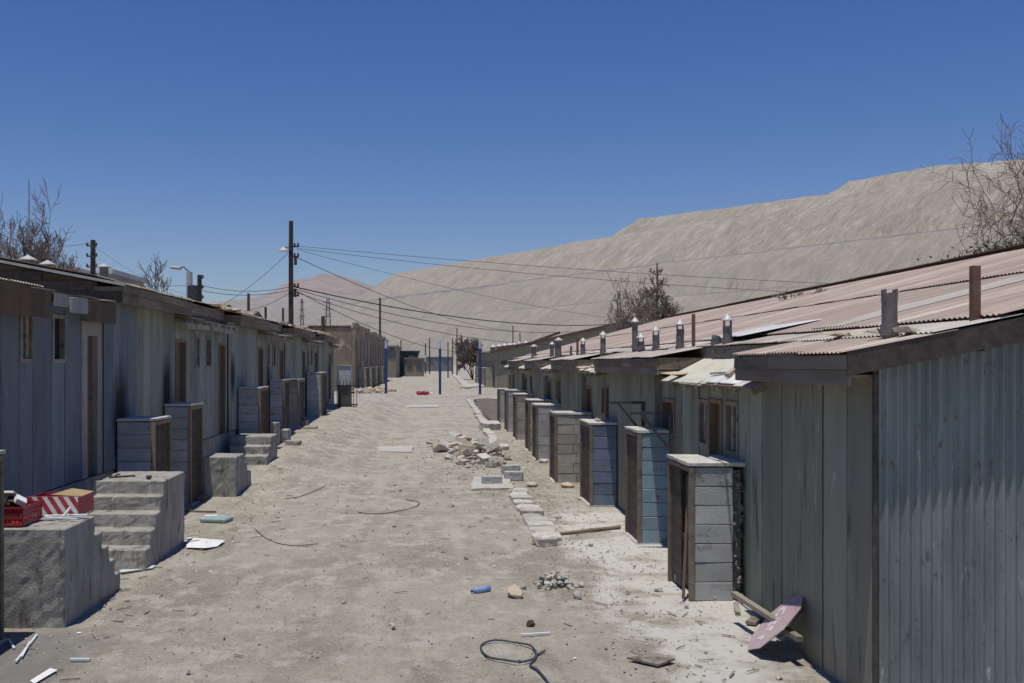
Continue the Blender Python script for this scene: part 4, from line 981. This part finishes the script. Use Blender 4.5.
# kerb of broken blocks
GK = 'broken kerb stones along the right side of the street'
def kerb(p, q, wd, hgt, mt, label):
    m = MB(); m.beam(p+Vector((0,0,hgt/2-.03)), q+Vector((0,0,hgt/2-.03)), wd, hgt); return tag(m.build('kerb_stone', mt, None, bevel=.015, rough=(.05,.012)), label, 'kerb stone', GK)
KB = [(548,546),(541,528),(531,512),(524,502),(519,494),(515,489)]
for (a, b) in zip(KB, KB[1:]):
    p, q = gp(*a), gp(*b); n = max(1, round((q-p).length/.42))
    for k in range(n):
        u = p.lerp(q,(k+.05)/n); v = p.lerp(q,(k+.93)/n); j = Vector((R.uniform(-.05,.05),0,R.uniform(-.02,.04)))
        kerb(u+j, v+j, R.uniform(.24,.42), R.uniform(.06,.1), R.choice(['dusty_concrete','stone']), 'cracked kerb stone in the near run beside the concrete apron')
KB2 = [(497,452),(490,437),(484,425),(478,415),(473,407),(468,400)]
for (a, b) in zip(KB2, KB2[1:]):
    p, q = gp(*a), gp(*b); n = max(1, round((q-p).length/1.1))
    for k in range(n):
        u = p.lerp(q,(k+.04)/n); v = p.lerp(q,(k+.96)/n); j = Vector((R.uniform(-.06,.06),0,R.uniform(-.02,.05)))
        kerb(u+j, v+j, R.uniform(.25,.36), R.uniform(.1,.15), 'dusty_concrete', 'squared kerb stone in the far run beyond the rubble heap')
for px, py, w_, h_, lb in ((545,546,21,12,'thick broken lump ending the near kerb'),(503,450,11,6,'tilted slab at the middle of the kerb line'),(490,430,18,10,'tilted slab where heap and kerb meet')):
    p = gp(px,py); s = p.y/1000; m = MB(); m.obox(p+Vector((0,.1,h_*s*.4)),(w_*s,w_*s*.9,h_*s*.8),Matrix.Rotation(.3,3,'Z')@Matrix.Rotation(.12,3,'X')); tag(m.build('kerb_stone','dusty_concrete',None,bevel=.02,rough=(.05,.02)), lb, 'kerb stone', GK)
# loose hollow blocks beside the kerb
for px, py, lb, rz in ((492,486,'loose grey block lying on the pale slab left of the kerb',.1),(514,481,'loose grey block lowest of the two right of the kerb',-.2),(511,474,'loose grey block stacked behind the other right of the kerb',.3)):
    p = gp(px,py); m = MB(); rot = Matrix.Rotation(rz,3,'Z'); c2 = p+Vector((0,.1,.1))
    m.obox(c2,(.4,.2,.19),rot)
    tag(m.build('concrete_block','block_grey', None, bevel=.012, rough=(.05,.008)), lb, 'block', 'loose blocks by the kerb')
rock(532,487,16,9,'tan yellowish rock just right of the hollow blocks','stone_tan')
rock(568,488,18,8,'flat tan rock at the foot of the dark blue booth','stone_tan')
rock(545,463,14,7,'pale stone between the blue-grey booth and its neighbour')
for k in range(46):
    x = R.uniform(-3.2,2.9); y = R.uniform(7.5,32); s = R.uniform(.05,.12); m = MB(); m.hull((x,y,gz(x,y)+s*.2),(s,s*.8,s*.6),11)
    if abs(x-.9) < 1.1 and abs(y-c.y) < 3: continue
    tag(m.build('rock', R.choice(['stone','stone','stone_tan'])), 'fist-sized stone lying loose on the open dirt street', 'rock', 'fist-sized stones scattered on the street')

# pale slabs set in the ground (structure)
def slab(name, pts, z, mt, am=.07):
    ps = [gp(*p) for p in pts]; m = MB(); n = len(ps); out = []
    for i in range(n):
        a, b = ps[i], ps[(i+1)%n]
        for k in range(10): 
            q = a.lerp(b,k/10); out.append((q.x+am*nz(q.x*3,q.y*3,i), q.y+am*2*nz(q.x*3,q.y*3,i+7)))
    m.prism(out,'z',-.1,z); kind(m.build(name, mt), 'structure')
slab('concrete_slab', [(470,491),(512,490),(508,478),(474,478)], .045, 'dusty_concrete')
slab('concrete_slab', [(367,452),(412,453),(413,447),(369,447)], .03, 'dusty_concrete')
slab('concrete_slab', [(386,408),(440,407.5),(438,405),(388,406)], .045, 'dusty_concrete')
slab('concrete_slab', [(460,388),(505,387),(500,384),(462,385)], .12, 'dusty_concrete')
slab('far_kerb', [(452,375),(465,389),(472,388.5),(457,375)], .16, 'dusty_concrete')
slab('soil_bed', [(481,421),(492,424),(503,418),(501,405),(499,399.5),(488,398.5),(475,399),(477,410)], .02, 'soil', .28)

# ------------------------------------------------------------------ blue posts, red debris
for px, lb in ((386,'left one of the three tall blue posts across the street'),(440,'middle one of the three tall blue posts across the street'),(480,'right one of the three tall blue posts across the street')):
    b = gp(px,394.5); root = thing('blue_post', lb, 'post', b, 'tall blue posts across the street')
    m = MB(); m.tube([b-Vector((0,0,.1)), b+Vector((0,0,3.65))], .105, .105, 12); m.build('shaft','blue_steel', root)
    m = MB(); m.tube([b+Vector((0,0,3.65)), b+Vector((0,0,4.25))], .1, .09, 12); m.build('sleeve','pale_blue', root)
    if px == 386: m = MB(); m.obox(b+Vector((.45,0,3.6)),(.4,.1,.35),Matrix.Rotation(0,3,'Z')); m.build('side_lug','shed', root)
m = MB()
for k in range(7): m.hull(gp(425,395)+Vector((R.uniform(-.5,.3),R.uniform(-.3,.3),.15)),(.5,.5,.4),14)
tag(m.build('red_cloth_heap','red_cloth'),'heap of red cloth on the street by the middle blue post','cloth')
m = MB(); m.hull(gp(431,395)+Vector((.1,0,.1)),(.5,.4,.25),14); tag(m.build('white_bag','paper'),'small white bag touching the heap of red cloth','bag')

# ------------------------------------------------------------------ far buildings
def far_row(label, name, XW, o, y0, y1, h, depth, mt, nb, wins, roofmat, slope, parapet=False, gable=True):
    root = thing(name, label, 'building', (XW,y0,0)); w_ = MB(); xb = XW-o*depth
    a, b = sorted((XW,xb)); L = y1-y0
    ops = [(y0+.8+k*(L-1)/nb, y0+.8+k*(L-1)/nb+1.0, .9 if k%3 else .1, h-.9) for k in range(nb)]
    planks(w_, XW, o, y0, y1, 0, h, ops, w=50, gap=0, j=0, t=.3)
    w_.box(*sorted((XW-o*.01,xb)), y0+.0, y0+.3, 0, h) if False else None
    w_.build('wall', mt, root)
    e = MB()
    if gable:
        pr = [(XW-o*.32,0),(XW-o*.32,h),(XW-o*depth/2,h+slope*depth/2),(xb,h),(xb,0)]
    else: pr = [(XW-o*.32,0),(XW-o*.32,h),(xb,h),(xb,0)]
    for q in (y0, y1-.3): e = MB(); e.prism(pr,'y',q,q+.3); e.build('end_wall', mt, root)
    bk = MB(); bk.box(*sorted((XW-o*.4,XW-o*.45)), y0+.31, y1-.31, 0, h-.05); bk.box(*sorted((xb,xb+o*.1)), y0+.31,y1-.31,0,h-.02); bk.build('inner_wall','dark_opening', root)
    for k, (ya, yb, za, zb) in enumerate(ops):
        f = MB(); fx = sorted((XW+o*.04,XW-o*.2)); f.box(*fx,ya,ya+.1,za,zb); f.box(*fx,yb-.1,yb,za,zb); f.box(*fx,ya+.1,yb-.1,zb-.1,zb)
        wn = f.build('window' if k%3 else 'door_frame', 'grey_wood', root)
        p = MB(); p.box(*sorted((XW-o*.22,XW-o*.25)),ya+.1,yb-.1,za,zb-.1); p.build('pane' if k%3 else 'door', 'old_glass' if k%3 else 'brown_wood', wn)
    r = MB()
    if gable:
        for x_, sg in ((XW+o*.4,1),(xb-o*.4,1)):
            xm = XW-o*depth/2; zz = h-slope*.4+.05; zt = h+slope*depth/2+.05
            r.add([(x_,y0-.3,zz),(xm,y0-.3,zt),(xm,y1+.3,zt),(x_,y1+.3,zz),(x_,y0-.3,zz+.1),(xm,y0-.3,zt+.1),(xm,y1+.3,zt+.1),(x_,y1+.3,zz+.1)],
                  [(0,1,2,3),(7,6,5,4),(0,4,5,1),(1,5,6,2),(2,6,7,3),(3,7,4,0)])
    else: r.box(a+.05,b-.05,y0+.05,y1-.05,h-.3,h-.1)
    rf = r.build('roof', roofmat, root)
    return root
# second terrace on the right
r2 = far_row('second terrace on the right past the cross street, olive end wall and pink roof','row_building', 5.8, -1, 100, 150, 3.7, 26, 'far_render', 14, None, 'roof_rust', .22)
m = MB(); m.prism([(5.3,3.45),(5.3,3.7),(18.8,6.75),(18.8,6.45)],'y',99.62,99.7); m.build('barge_board','brown_wood', r2)
for px in (493.,499,504.5,510,514.5,519,526):
    p = P(px,351-(px-493)*.12-4,101.5); m = MB(); m.tube([(p.x,p.y,3.5),(p.x,p.y,p.z)],.28,.28,10); v = m.build('stovepipe','pipe_metal', r2); c_ = MB(); c_.lathe((p.x,p.y,p.z),[(.36,0),(.05,.25)],10); c_.build('cap','cap_metal', v)
m = MB(); p = P(547,337,103); m.obox(p+Vector((0,0,0)),(2.6,2,.25),Matrix.Rotation(-.35,3,'Y')); m.build('raised_sheet','brown_wood', r2)
for k, (y, ) in enumerate([(102,),(109,),(117,),(126,)]):
    booth(['pale booth at the near corner of the second right terrace','second pale booth of the second right terrace','third pale booth of the second right terrace','farthest pale booth of the second right terrace'][k], -1, 4.9, y, y+2.2, 2.0, 0, 'block_tan', xw=5.75, group='booths of the second right terrace', plinth=False, courses=8)
# tall mottled brick building on the left
bl = far_row('tall mottled tan building with tall windows on the left past the terrace','brick_building', -7.2, 1, 88, 146, 5.6, 16, 'brick_render', 12, None, 'adobe', 0, gable=False)
m = MB(); y = 88.
while y < 145:
    y2 = y+R.uniform(2,4); m.box(-7.5,-7.05,y,min(y2,146),5.6,5.6+R.uniform(.1,.5),.06); y = y2+R.uniform(0,.8)
m.build('broken_parapet','adobe', bl)
m = MB(); x = -23.
while x < -7.6:
    x2 = min(-7.55,x+R.uniform(1.5,3)); m.box(x,x2,87.95,88.4,5.6,5.75+R.uniform(0,.12),.03); x = x2
m.build('coping','brown_wood', bl)
for k, y in enumerate((91,99,108,120)):
    booth(['pale booth nearest on the tall mottled building','second pale booth on the tall mottled building','third pale booth on the tall mottled building','farthest pale booth on the tall mottled building'][k], 1, -6.4, y, y+3., 2.1, 0, 'block_tan', xw=-7.15, group='booths of the mottled building', plinth=False, courses=9)
m = MB()
for k in range(160): m.hull((R.gauss(-6.2,1.),R.uniform(80,92),R.uniform(0,.25)),(R.uniform(.3,.9),R.uniform(.3,.8),R.uniform(.2,.5)),9)
kind(m.build('demolition_rubble','stone_tan'),'stuff')
def house(name, label, px0, px1, pyt, d, dep, mt, rm='adobe', pitched=0., cat='building', nw=2):
    a = P(px0,pyt,d); b = P(px1,pyt,d); root = thing(name, label, cat, ((a.x+b.x)/2,d,0)); m = MB(); W = b.x-a.x
    m.box(a.x,b.x,d,d+dep,0,a.z); m.build('wall', mt, root)
    m = MB()
    if pitched: m.prism([(a.x-.3,a.z+.003),((a.x+b.x)/2,a.z+pitched),(b.x+.3,a.z+.003)],'y',d-.3,d+dep+.3)
    else: m.box(a.x-.2,b.x+.2,d-.2,d+dep+.2,a.z+.003,a.z+.25)
    m.build('roof', rm, root)
    for k in range(nw):
        xc = a.x+W*(k+.5)/nw; f = MB(); f.box(xc-.6,xc+.6,d-.08,d-.003,a.z-1.9,a.z-.6); w_ = f.build('window','grey_wood', root); p = MB(); p.box(xc-.5,xc+.5,d-.1,d-.083,a.z-1.8,a.z-.7); p.build('pane','old_glass', w_)
    return root
house('shed','dark blue-grey shed at the far end of the street, left of the middle blue post',393,418,352,190,12,'shed','shed')
house('far_house','low tan house at the far left of the street end',384,396,347,170,20,'adobe')
house('far_house','small tan house just right of the dark shed',405,424,359,186,3,'adobe')
house('far_house','grey-blue low house closing the street behind the middle post',424,452,357,300,15,'zinc','roof_zinc')
house('far_house','grey two-storey flat-roofed building behind the near left roofs',-60,62,270,46,6,'zinc','roof_zinc')
house('far_house','dark flat annex beside the two-storey building behind the left roofs',46,110,274,52,6,'block_grey','roof_zinc')
p = P(422,362,188); root = thing('white_sign','white square sign board at the far end of the street','sign', (p.x,188,0)); m = MB(); m.box(p.x-.75,p.x+.75,188,188.1,p.z,p.z+1.2); m.build('panel','paper', root); m = MB(); m.box(p.x-.06,p.x+.06,188.02,188.08,0,p.z-.003); m.build('leg','iron', root)
# poles beyond, lattice towers
def pole(px, pyt, d, r, label, mt='pole_wood', arms=0, lamp=False, zt=None, base=0.):
    t = P(px,pyt,d); root = thing('utility_pole', label, 'utility pole', (t.x,d,base), 'utility poles'); m = MB(); m.tube([(t.x,d,base),(t.x,d,t.z)], r, r*.75, 10); m.build('shaft', mt, root)
    for k in range(arms):
        z = t.z-.35-k*.45; m = MB(); m.beam((t.x-.45,d-.02-r,z),(t.x+.45,d-.02-r,z),.08,.1); cr = m.build('crossarm','pole_wood', root)
        for s in (-.38,-.15,.15,.38):
            i_ = MB(); i_.lathe((t.x+s,d-.02-r,z+.05),[(.02,0),(.045,.03),(.03,.07),(.045,.1),(.01,.13)],8); i_.build('insulator','cap_metal', cr)
    return root, t
pm, tm = pole(291,221,60,.17,'tallest dark wooden utility pole with a street lamp above the left row')
for py in (247,257,287,296):
    z = P(291,py,60).z; m = MB(); m.beam((tm.x-.12,59.8,z),(tm.x+.5,59.8,z),.06,.08); m.lathe((tm.x+.45,59.8,z),[(.04,0),(.07,.06),(.05,.12),(.07,.18),(.02,.22)],8); m.lathe((tm.x+.25,59.8,z),[(.04,0),(.07,.06),(.05,.12),(.07,.18),(.02,.22)],8); m.build('insulator_bracket','pole_wood', pm)
p = P(284,251.5,60); m = MB(); m.tube([(tm.x,59.9,p.z+.15),(p.x+.1,59.8,p.z+.25),(p.x,59.8,p.z+.2)],.035); l_ = m.build('lamp_arm','pipe_metal', pm); m = MB(); m.lathe((p.x,59.8,p.z),[(.32,0),(.30,.05),(.12,.2),(.05,.25)],12); m.build('lamp_head','cap_metal', l_)
m = MB(); z = P(291,265,60).z; m.tube([(tm.x+.28,59.95,z),(tm.x+.28,59.95,z+.5)],.09,.09,10); m.build('fuse_box','iron', pm); z = P(291,297,60).z; m = MB(); m.tube([(tm.x+.25,59.95,z),(tm.x+.25,59.95,z+.5)],.09); m.build('fuse_box','iron', pm)
pole(380,298,150,.19,'thin dark pole rising behind the mottled building')
pl, tl = pole(93,240,40,.13,'short pole top with stacked insulators above the near left roofs')
for k in range(4):
    z = tl.z-.25-k*.42; m = MB(); m.beam((tl.x-.2,39.85,z),(tl.x+.2,39.85,z),.05,.05); m.lathe((tl.x-.18,39.85,z),[(.03,0),(.06,.06),(.02,.14)],8); m.lathe((tl.x+.18,39.85,z),[(.03,0),(.06,.06),(.02,.14)],8); m.build('insulator_bracket','iron', pl)
pl, tl = pole(189.5,272,50,.2,'pale concrete lamp post behind the left row','concrete_pole')
p = P(178,268,50); m = MB(); m.tube([(tl.x,50,tl.z),(tl.x-.3,50,tl.z+.25),(p.x,50,p.z)],.04); l_ = m.build('lamp_arm','pipe_metal', pl); m = MB(); m.obox((p.x-.1,50,p.z),(.5,.25,.14),Matrix.Rotation(.1,3,'Y')); m.build('lamp_head','cap_metal', l_, bevel=.03)
p = P(193,296,49.7); m = MB(); m.tube([(p.x,49.6,p.z-.4),(p.x,49.6,p.z+.5)],.25); m.build('transformer','iron', pl)
pl, tl = pole(199.5,275,55,.16,'dark wooden pole beside the pale concrete lamp post')
for k in range(5):
    z = tl.z-.2-k*.55; m = MB(); m.lathe((tl.x+.2,54.85,z),[(.03,0),(.09,.08),(.03,.2)],8); m.beam((tl.x,54.85,z),(tl.x+.22,54.85,z),.05,.05); m.build('insulator_bracket','iron', pl)
pole(248.5,293.5,90,.16,'small distant pole left of the tallest pole'); pole(265.6,307,110,.18,'stub of a distant pole just left of the tallest pole'); pole(283,308,100,.14,'thin distant pole touching the left of the tallest pole')
pole(323,316,86,.2,'stub post on the mottled building skyline')
for px, py, d, lb in ((457,328,190,'tallest of the far poles at the end of the street'),(452.5,338,220,'far pole just left of the tallest one at the street end'),(448,342,170,'thick dark far pole left of the street centre'),(429.5,338,230,'far pole behind the middle blue post'),(425.5,343,240,'thin far pole left of the middle blue post'),(401,340,240,'faint pole above the dark shed'),(398,345,200,'shorter faint pole above the dark shed'),(513,326,130,'thin aerial pole on the second right terrace'),(520,333,128,'darker pole on the second right terrace')):
    pole(px, py, d, .0007*d, lb)
def lattice(px, pyt, pyb, d, wpx, label):
    t = P(px,pyt,d); w_ = wpx/1000*d; root = thing('lattice_tower', label, 'pylon', (t.x,d,0), 'distant lattice pylons'); h = t.z; m = MB(); r = .00022*d
    cs = lambda z: [Vector((t.x+sx*w_/2*(1-.75*z/h),d+sy*w_/2*(1-.75*z/h),z)) for sx, sy in ((-1,-1),(1,-1),(1,1),(-1,1))]
    for i in range(4): m.beam(cs(0)[i],cs(h)[i],r*2,r*2)
    m.build('legs','iron', root); m = MB(); n = 9
    for k in range(n):
        a, b = cs(h*k/n), cs(h*(k+1)/n)
        for i in range(4): m.beam(a[i],b[(i+1)%4],r,r); m.beam(b[i],b[(i+1)%4],r,r)
    m.build('bracing','iron', root); m = MB()
    for f in (.95,.85,.75): m.beam((t.x-w_*.6,d,h*f),(t.x+w_*.6,d,h*f),r*2,r*2)
    m.build('arms','iron', root)
lattice(302,299,330,400,5,'faint slender pylon right of the tallest pole'); lattice(328,299,330,420,9,'broad double pylon left of the mountain foot'); lattice(619,291,330,330,7,'bluish pylon behind the second right terrace roof')

# wires
def wire(a, b, sag, r, label, mt='wire'):
    a = Vector(a); b = Vector(b); m = MB(); n = 28
    m.tube([a.lerp(b,i/n)-Vector((0,0,4*sag*(i/n)*(1-i/n))) for i in range(n+1)], r*.95, r*.95, 5); return tag(m.build('overhead_wire', mt), label, 'wire', 'overhead wires')
pr = P(1150,300,70); 
m_, tr_ = pole(1150,285,70,.16,'utility pole off to the right that carries the upper wires')
wire(P(297,246,59.8), P(1150,292,70), .6, .014, 'uppermost overhead wire running right from the tallest pole')
wire(P(297,248.5,59.8), P(1150,297,70), 1.0, .014, 'second overhead wire from the top running right from the tallest pole')
wire(P(297,249.5,59.8), P(640,322,96), .5, .012, 'faint wire sloping from the tallest pole to the second right roof')
wire(P(296,257,59.8), P(520,331,128), 1.0, .022, 'service wire falling steeply from the tallest pole to the street end')
wire(P(295,287,59.8), P(628,323,99), 1.0, .04, 'thick twisted cable bundle from the tallest pole to the right')
wire(P(295,289,59.8), P(634,324,99), 1.6, .022, 'wire just under the thick cable bundle')
wire(P(295,290,59.8), P(520,345,128), 2.2, .022, 'low service wire sagging from the tallest pole across the street')
wire(P(295,292,59.8), P(660,330,99), 2.2, .02, 'lowest wire under the thick bundle')
wire(P(289,252,60), P(200,318,52), .3, .014, 'guy wire falling left from the lamp of the tallest pole')
wire(P(289,287,60), P(199.5,285,55), .3, .016, 'upper wire from the dark left pole to the tallest pole')
wire(P(289,290,60), P(199.5,290,55), .3, .016, 'lower wire from the dark left pole to the tallest pole')
wire(P(289,293,60), P(230,312,57), .3, .016, 'short drop wire left of the tallest pole')
wire(P(93,242,40), P(-30,222,30), .4, .008, 'thin wire from the insulator pole to the left edge')
wire(P(93,245,40), P(189,295,50), .3, .006, 'thin wire from the insulator pole to the concrete lamp post')
wire(P(199.5,285,55), P(-60,268,40), .3, .012, 'wire running left behind the bare trees from the dark pole')

# ------------------------------------------------------------------ trees
def skeleton(seed, levels, upright, spread, nbr, trunks, lean, central):
    rg = random.Random(seed); segs = []
    def grow(p, d, L, r, lev):
        n = 4; pts = [p]; d = d.normalized()
        for i in range(n):
            d = (d+Vector((rg.gauss(0,.16),rg.gauss(0,.16),rg.gauss(0,.12)+.05*upright))).normalized(); p = p+d*L/n; pts.append(p)
        r2 = r*.6; segs.append((pts, r, r2, lev))
        if lev >= levels: return
        k = rg.randint(*nbr)
        for i in range(k):
            idx = rg.choice((2,3,4)) if i else 4; q = pts[idx]
            ax = Vector((rg.gauss(0,1),rg.gauss(0,1),rg.gauss(0,.6))).normalized(); nd = d*(.7 if i else 1.1)+ax*spread+Vector((0,0,upright*.3))
            grow(q, nd, L*rg.uniform(.5,.9), r2*rg.uniform(.6,.95) if i else r2, lev+1)
    if central:
        pts = [Vector((0,0,0))]
        for i in range(10): pts.append(pts[-1]+Vector((rg.gauss(0,.008),rg.gauss(0,.008),.1)))
        segs.append((pts,.022,.004,0))
        for k in range(58):
            t = rg.uniform(.15,.98); i = int(t*10); a = rg.uniform(0,6.28); grow(pts[i], Vector((math.cos(a),math.sin(a),.5)), .13*(1.25-t), .006, levels-3)
    else:
        for k in range(trunks): grow(Vector((0,0,0)), Vector((lean[0]+rg.gauss(0,.3)*(trunks > 1),lean[1]+rg.gauss(0,.2)*(trunks > 1),1)), .27, .03/trunks**.5, 0)
    return segs
def tree(name, label, px, d, zb, box, seed, levels=5, upright=.5, spread=.75, nbr=(3,4), trunks=1, lean=(0,0), central=False, rs=1., cat='tree'):
    """box: rows and columns the crown fills, as (left, right, top) in the photograph; sizes the tree at its real distance"""
    segs = skeleton(seed, levels, upright, spread, nbr, trunks, lean, central)
    X = (px-437)/1000*d; zt = CAMZ+(363-box[2])/1000*d; zs = sorted(p.z for s_ in segs for p in s_[0]); hz = zs[int(len(zs)*.993)]; k = (zt-zb)/hz
    xs = sorted(p.x for s_ in segs for p in s_[0]); xl, xr = xs[int(len(xs)*.02)], xs[int(len(xs)*.98)]
    kx = ((box[1]-box[0])/1000*d)/(xr-xl); X = (box[0]-437)/1000*d-xl*kx
    base = Vector((X,d,zb)); root = thing(name, label, cat, base); tr = MB(); cr = MB()
    for pts, r, r2, lev in segs:
        q = [base+Vector((p.x*kx,p.y*kx,p.z*k)) for p in pts]; mn = .00026*d
        (tr if lev <= 1 else cr).tube(q, max(mn,r*k*rs), max(mn,r2*k*rs), 6 if lev < 2 else 3, cap=False)
    tr.build('trunk','bark', root, fix=False); cr.build('branches','twig_pale', root, fix=False)
    return root
tree('bare_tree','large bare tree with a thick dark trunk behind the near left roofs', 36, 30, 1.2, (6,82,222), 5, 7, .3, .85, nbr=(3,4), rs=1.3)
tree('bare_tree','thinner bare tree cut by the left edge behind the roofs', -8, 32, 1.4, (-50,14,205), 8, 6)
tree('bare_tree','low bare twiggy tree behind the left row near the concrete lamp post', 160, 55, 1., (136,196,276), 21, 6, .6, .6, trunks=3, rs=.7)
tree('bare_tree','leafless tree with a straight trunk behind the right roof', 661, 75, .6, (640,684,270), 33, 6, central=True, rs=1.3)
tree('bare_tree','spreading pale bare tree left of the straight-trunked one', 640, 72, 1.3, (610,668,284), 41, 5, .4, .9, trunks=4, rs=.6)
tree('bare_tree','bare tree reaching in from the right edge behind the pink roof', 1050, 26, .1, (984,1160,148), 52, 6, -.15, 1.1, nbr=(3,5), trunks=4, lean=(-.5,0), rs=.8)
tree('bare_tree','dense brownish leafless tree at the far end of the street', 468, 150, 0, (458,480,340), 61, 6, trunks=4, rs=.8)
for px, d, zb, sd, pyt, lb in ((698,30,3.6,71,325,'small twiggy bush tip left of the others on the roof ridge line'),(790,25,3.9,72,291,'small twiggy bush peeking over the middle of the roof ridge'),(828,23.5,3.9,73,285,'thin shoot right of the twiggy bush on the ridge')):
    tree('bare_bush', lb, px, d, zb, (px-14,px+14,pyt), sd, 3, trunks=3, rs=.35, cat='bush')
root = thing('leafy_bush','dark green shrub top above the right end of the pink roof','bush', P(1012,262,24)); m = MB(); rg = random.Random(4)
for k in range(2600):
    p = P(1015,255,24)+Vector((rg.gauss(0,.55),rg.gauss(0,.5),rg.gauss(-.12,.22))); a = Vector((rg.gauss(0,1),rg.gauss(0,1),rg.gauss(0,1))).normalized()*.05; b = Vector((rg.gauss(0,1),rg.gauss(0,1),rg.gauss(0,1))).normalized()*.03
    m.add([p-a,p+b,p+a,p-b],[(0,1,2,3)])
m.build('foliage','leaf', root, fix=False); m = MB()
for k in range(6): m.tube([P(1015,330,24),P(1005+k*4,255,24)],.02,.008,5)
m.build('stem','bark', root)
p = P(29,180,33); root = thing('radio_mast','thin radio mast rising above the large bare tree at left','mast',(p.x,33,0)); m = MB(); m.tube([(p.x,33,0),(p.x,33,p.z)],.03,.015,6); m.build('shaft','pipe_metal', root)

# ------------------------------------------------------------------ air
HAZE = 1
if HAZE:
    m = MB(); m.box(-9500,9500,-80,9400,-6,520); o = m.build('haze','wire'); kind(o,'stuff')
    hm = bpy.data.materials.new('haze'); hm.use_nodes = True; nt = hm.node_tree; nt.nodes.remove(nt.nodes['Principled BSDF'])
    pv = nt.nodes.new('ShaderNodeVolumePrincipled'); pv.inputs['Density'].default_value = 7e-5; pv.inputs['Color'].default_value = (.86,.88,1,1); pv.inputs['Anisotropy'].default_value = .2
    nt.links.new(pv.outputs[0], nt.nodes['Material Output'].inputs['Volume']); o.data.materials.clear(); o.data.materials.append(hm)
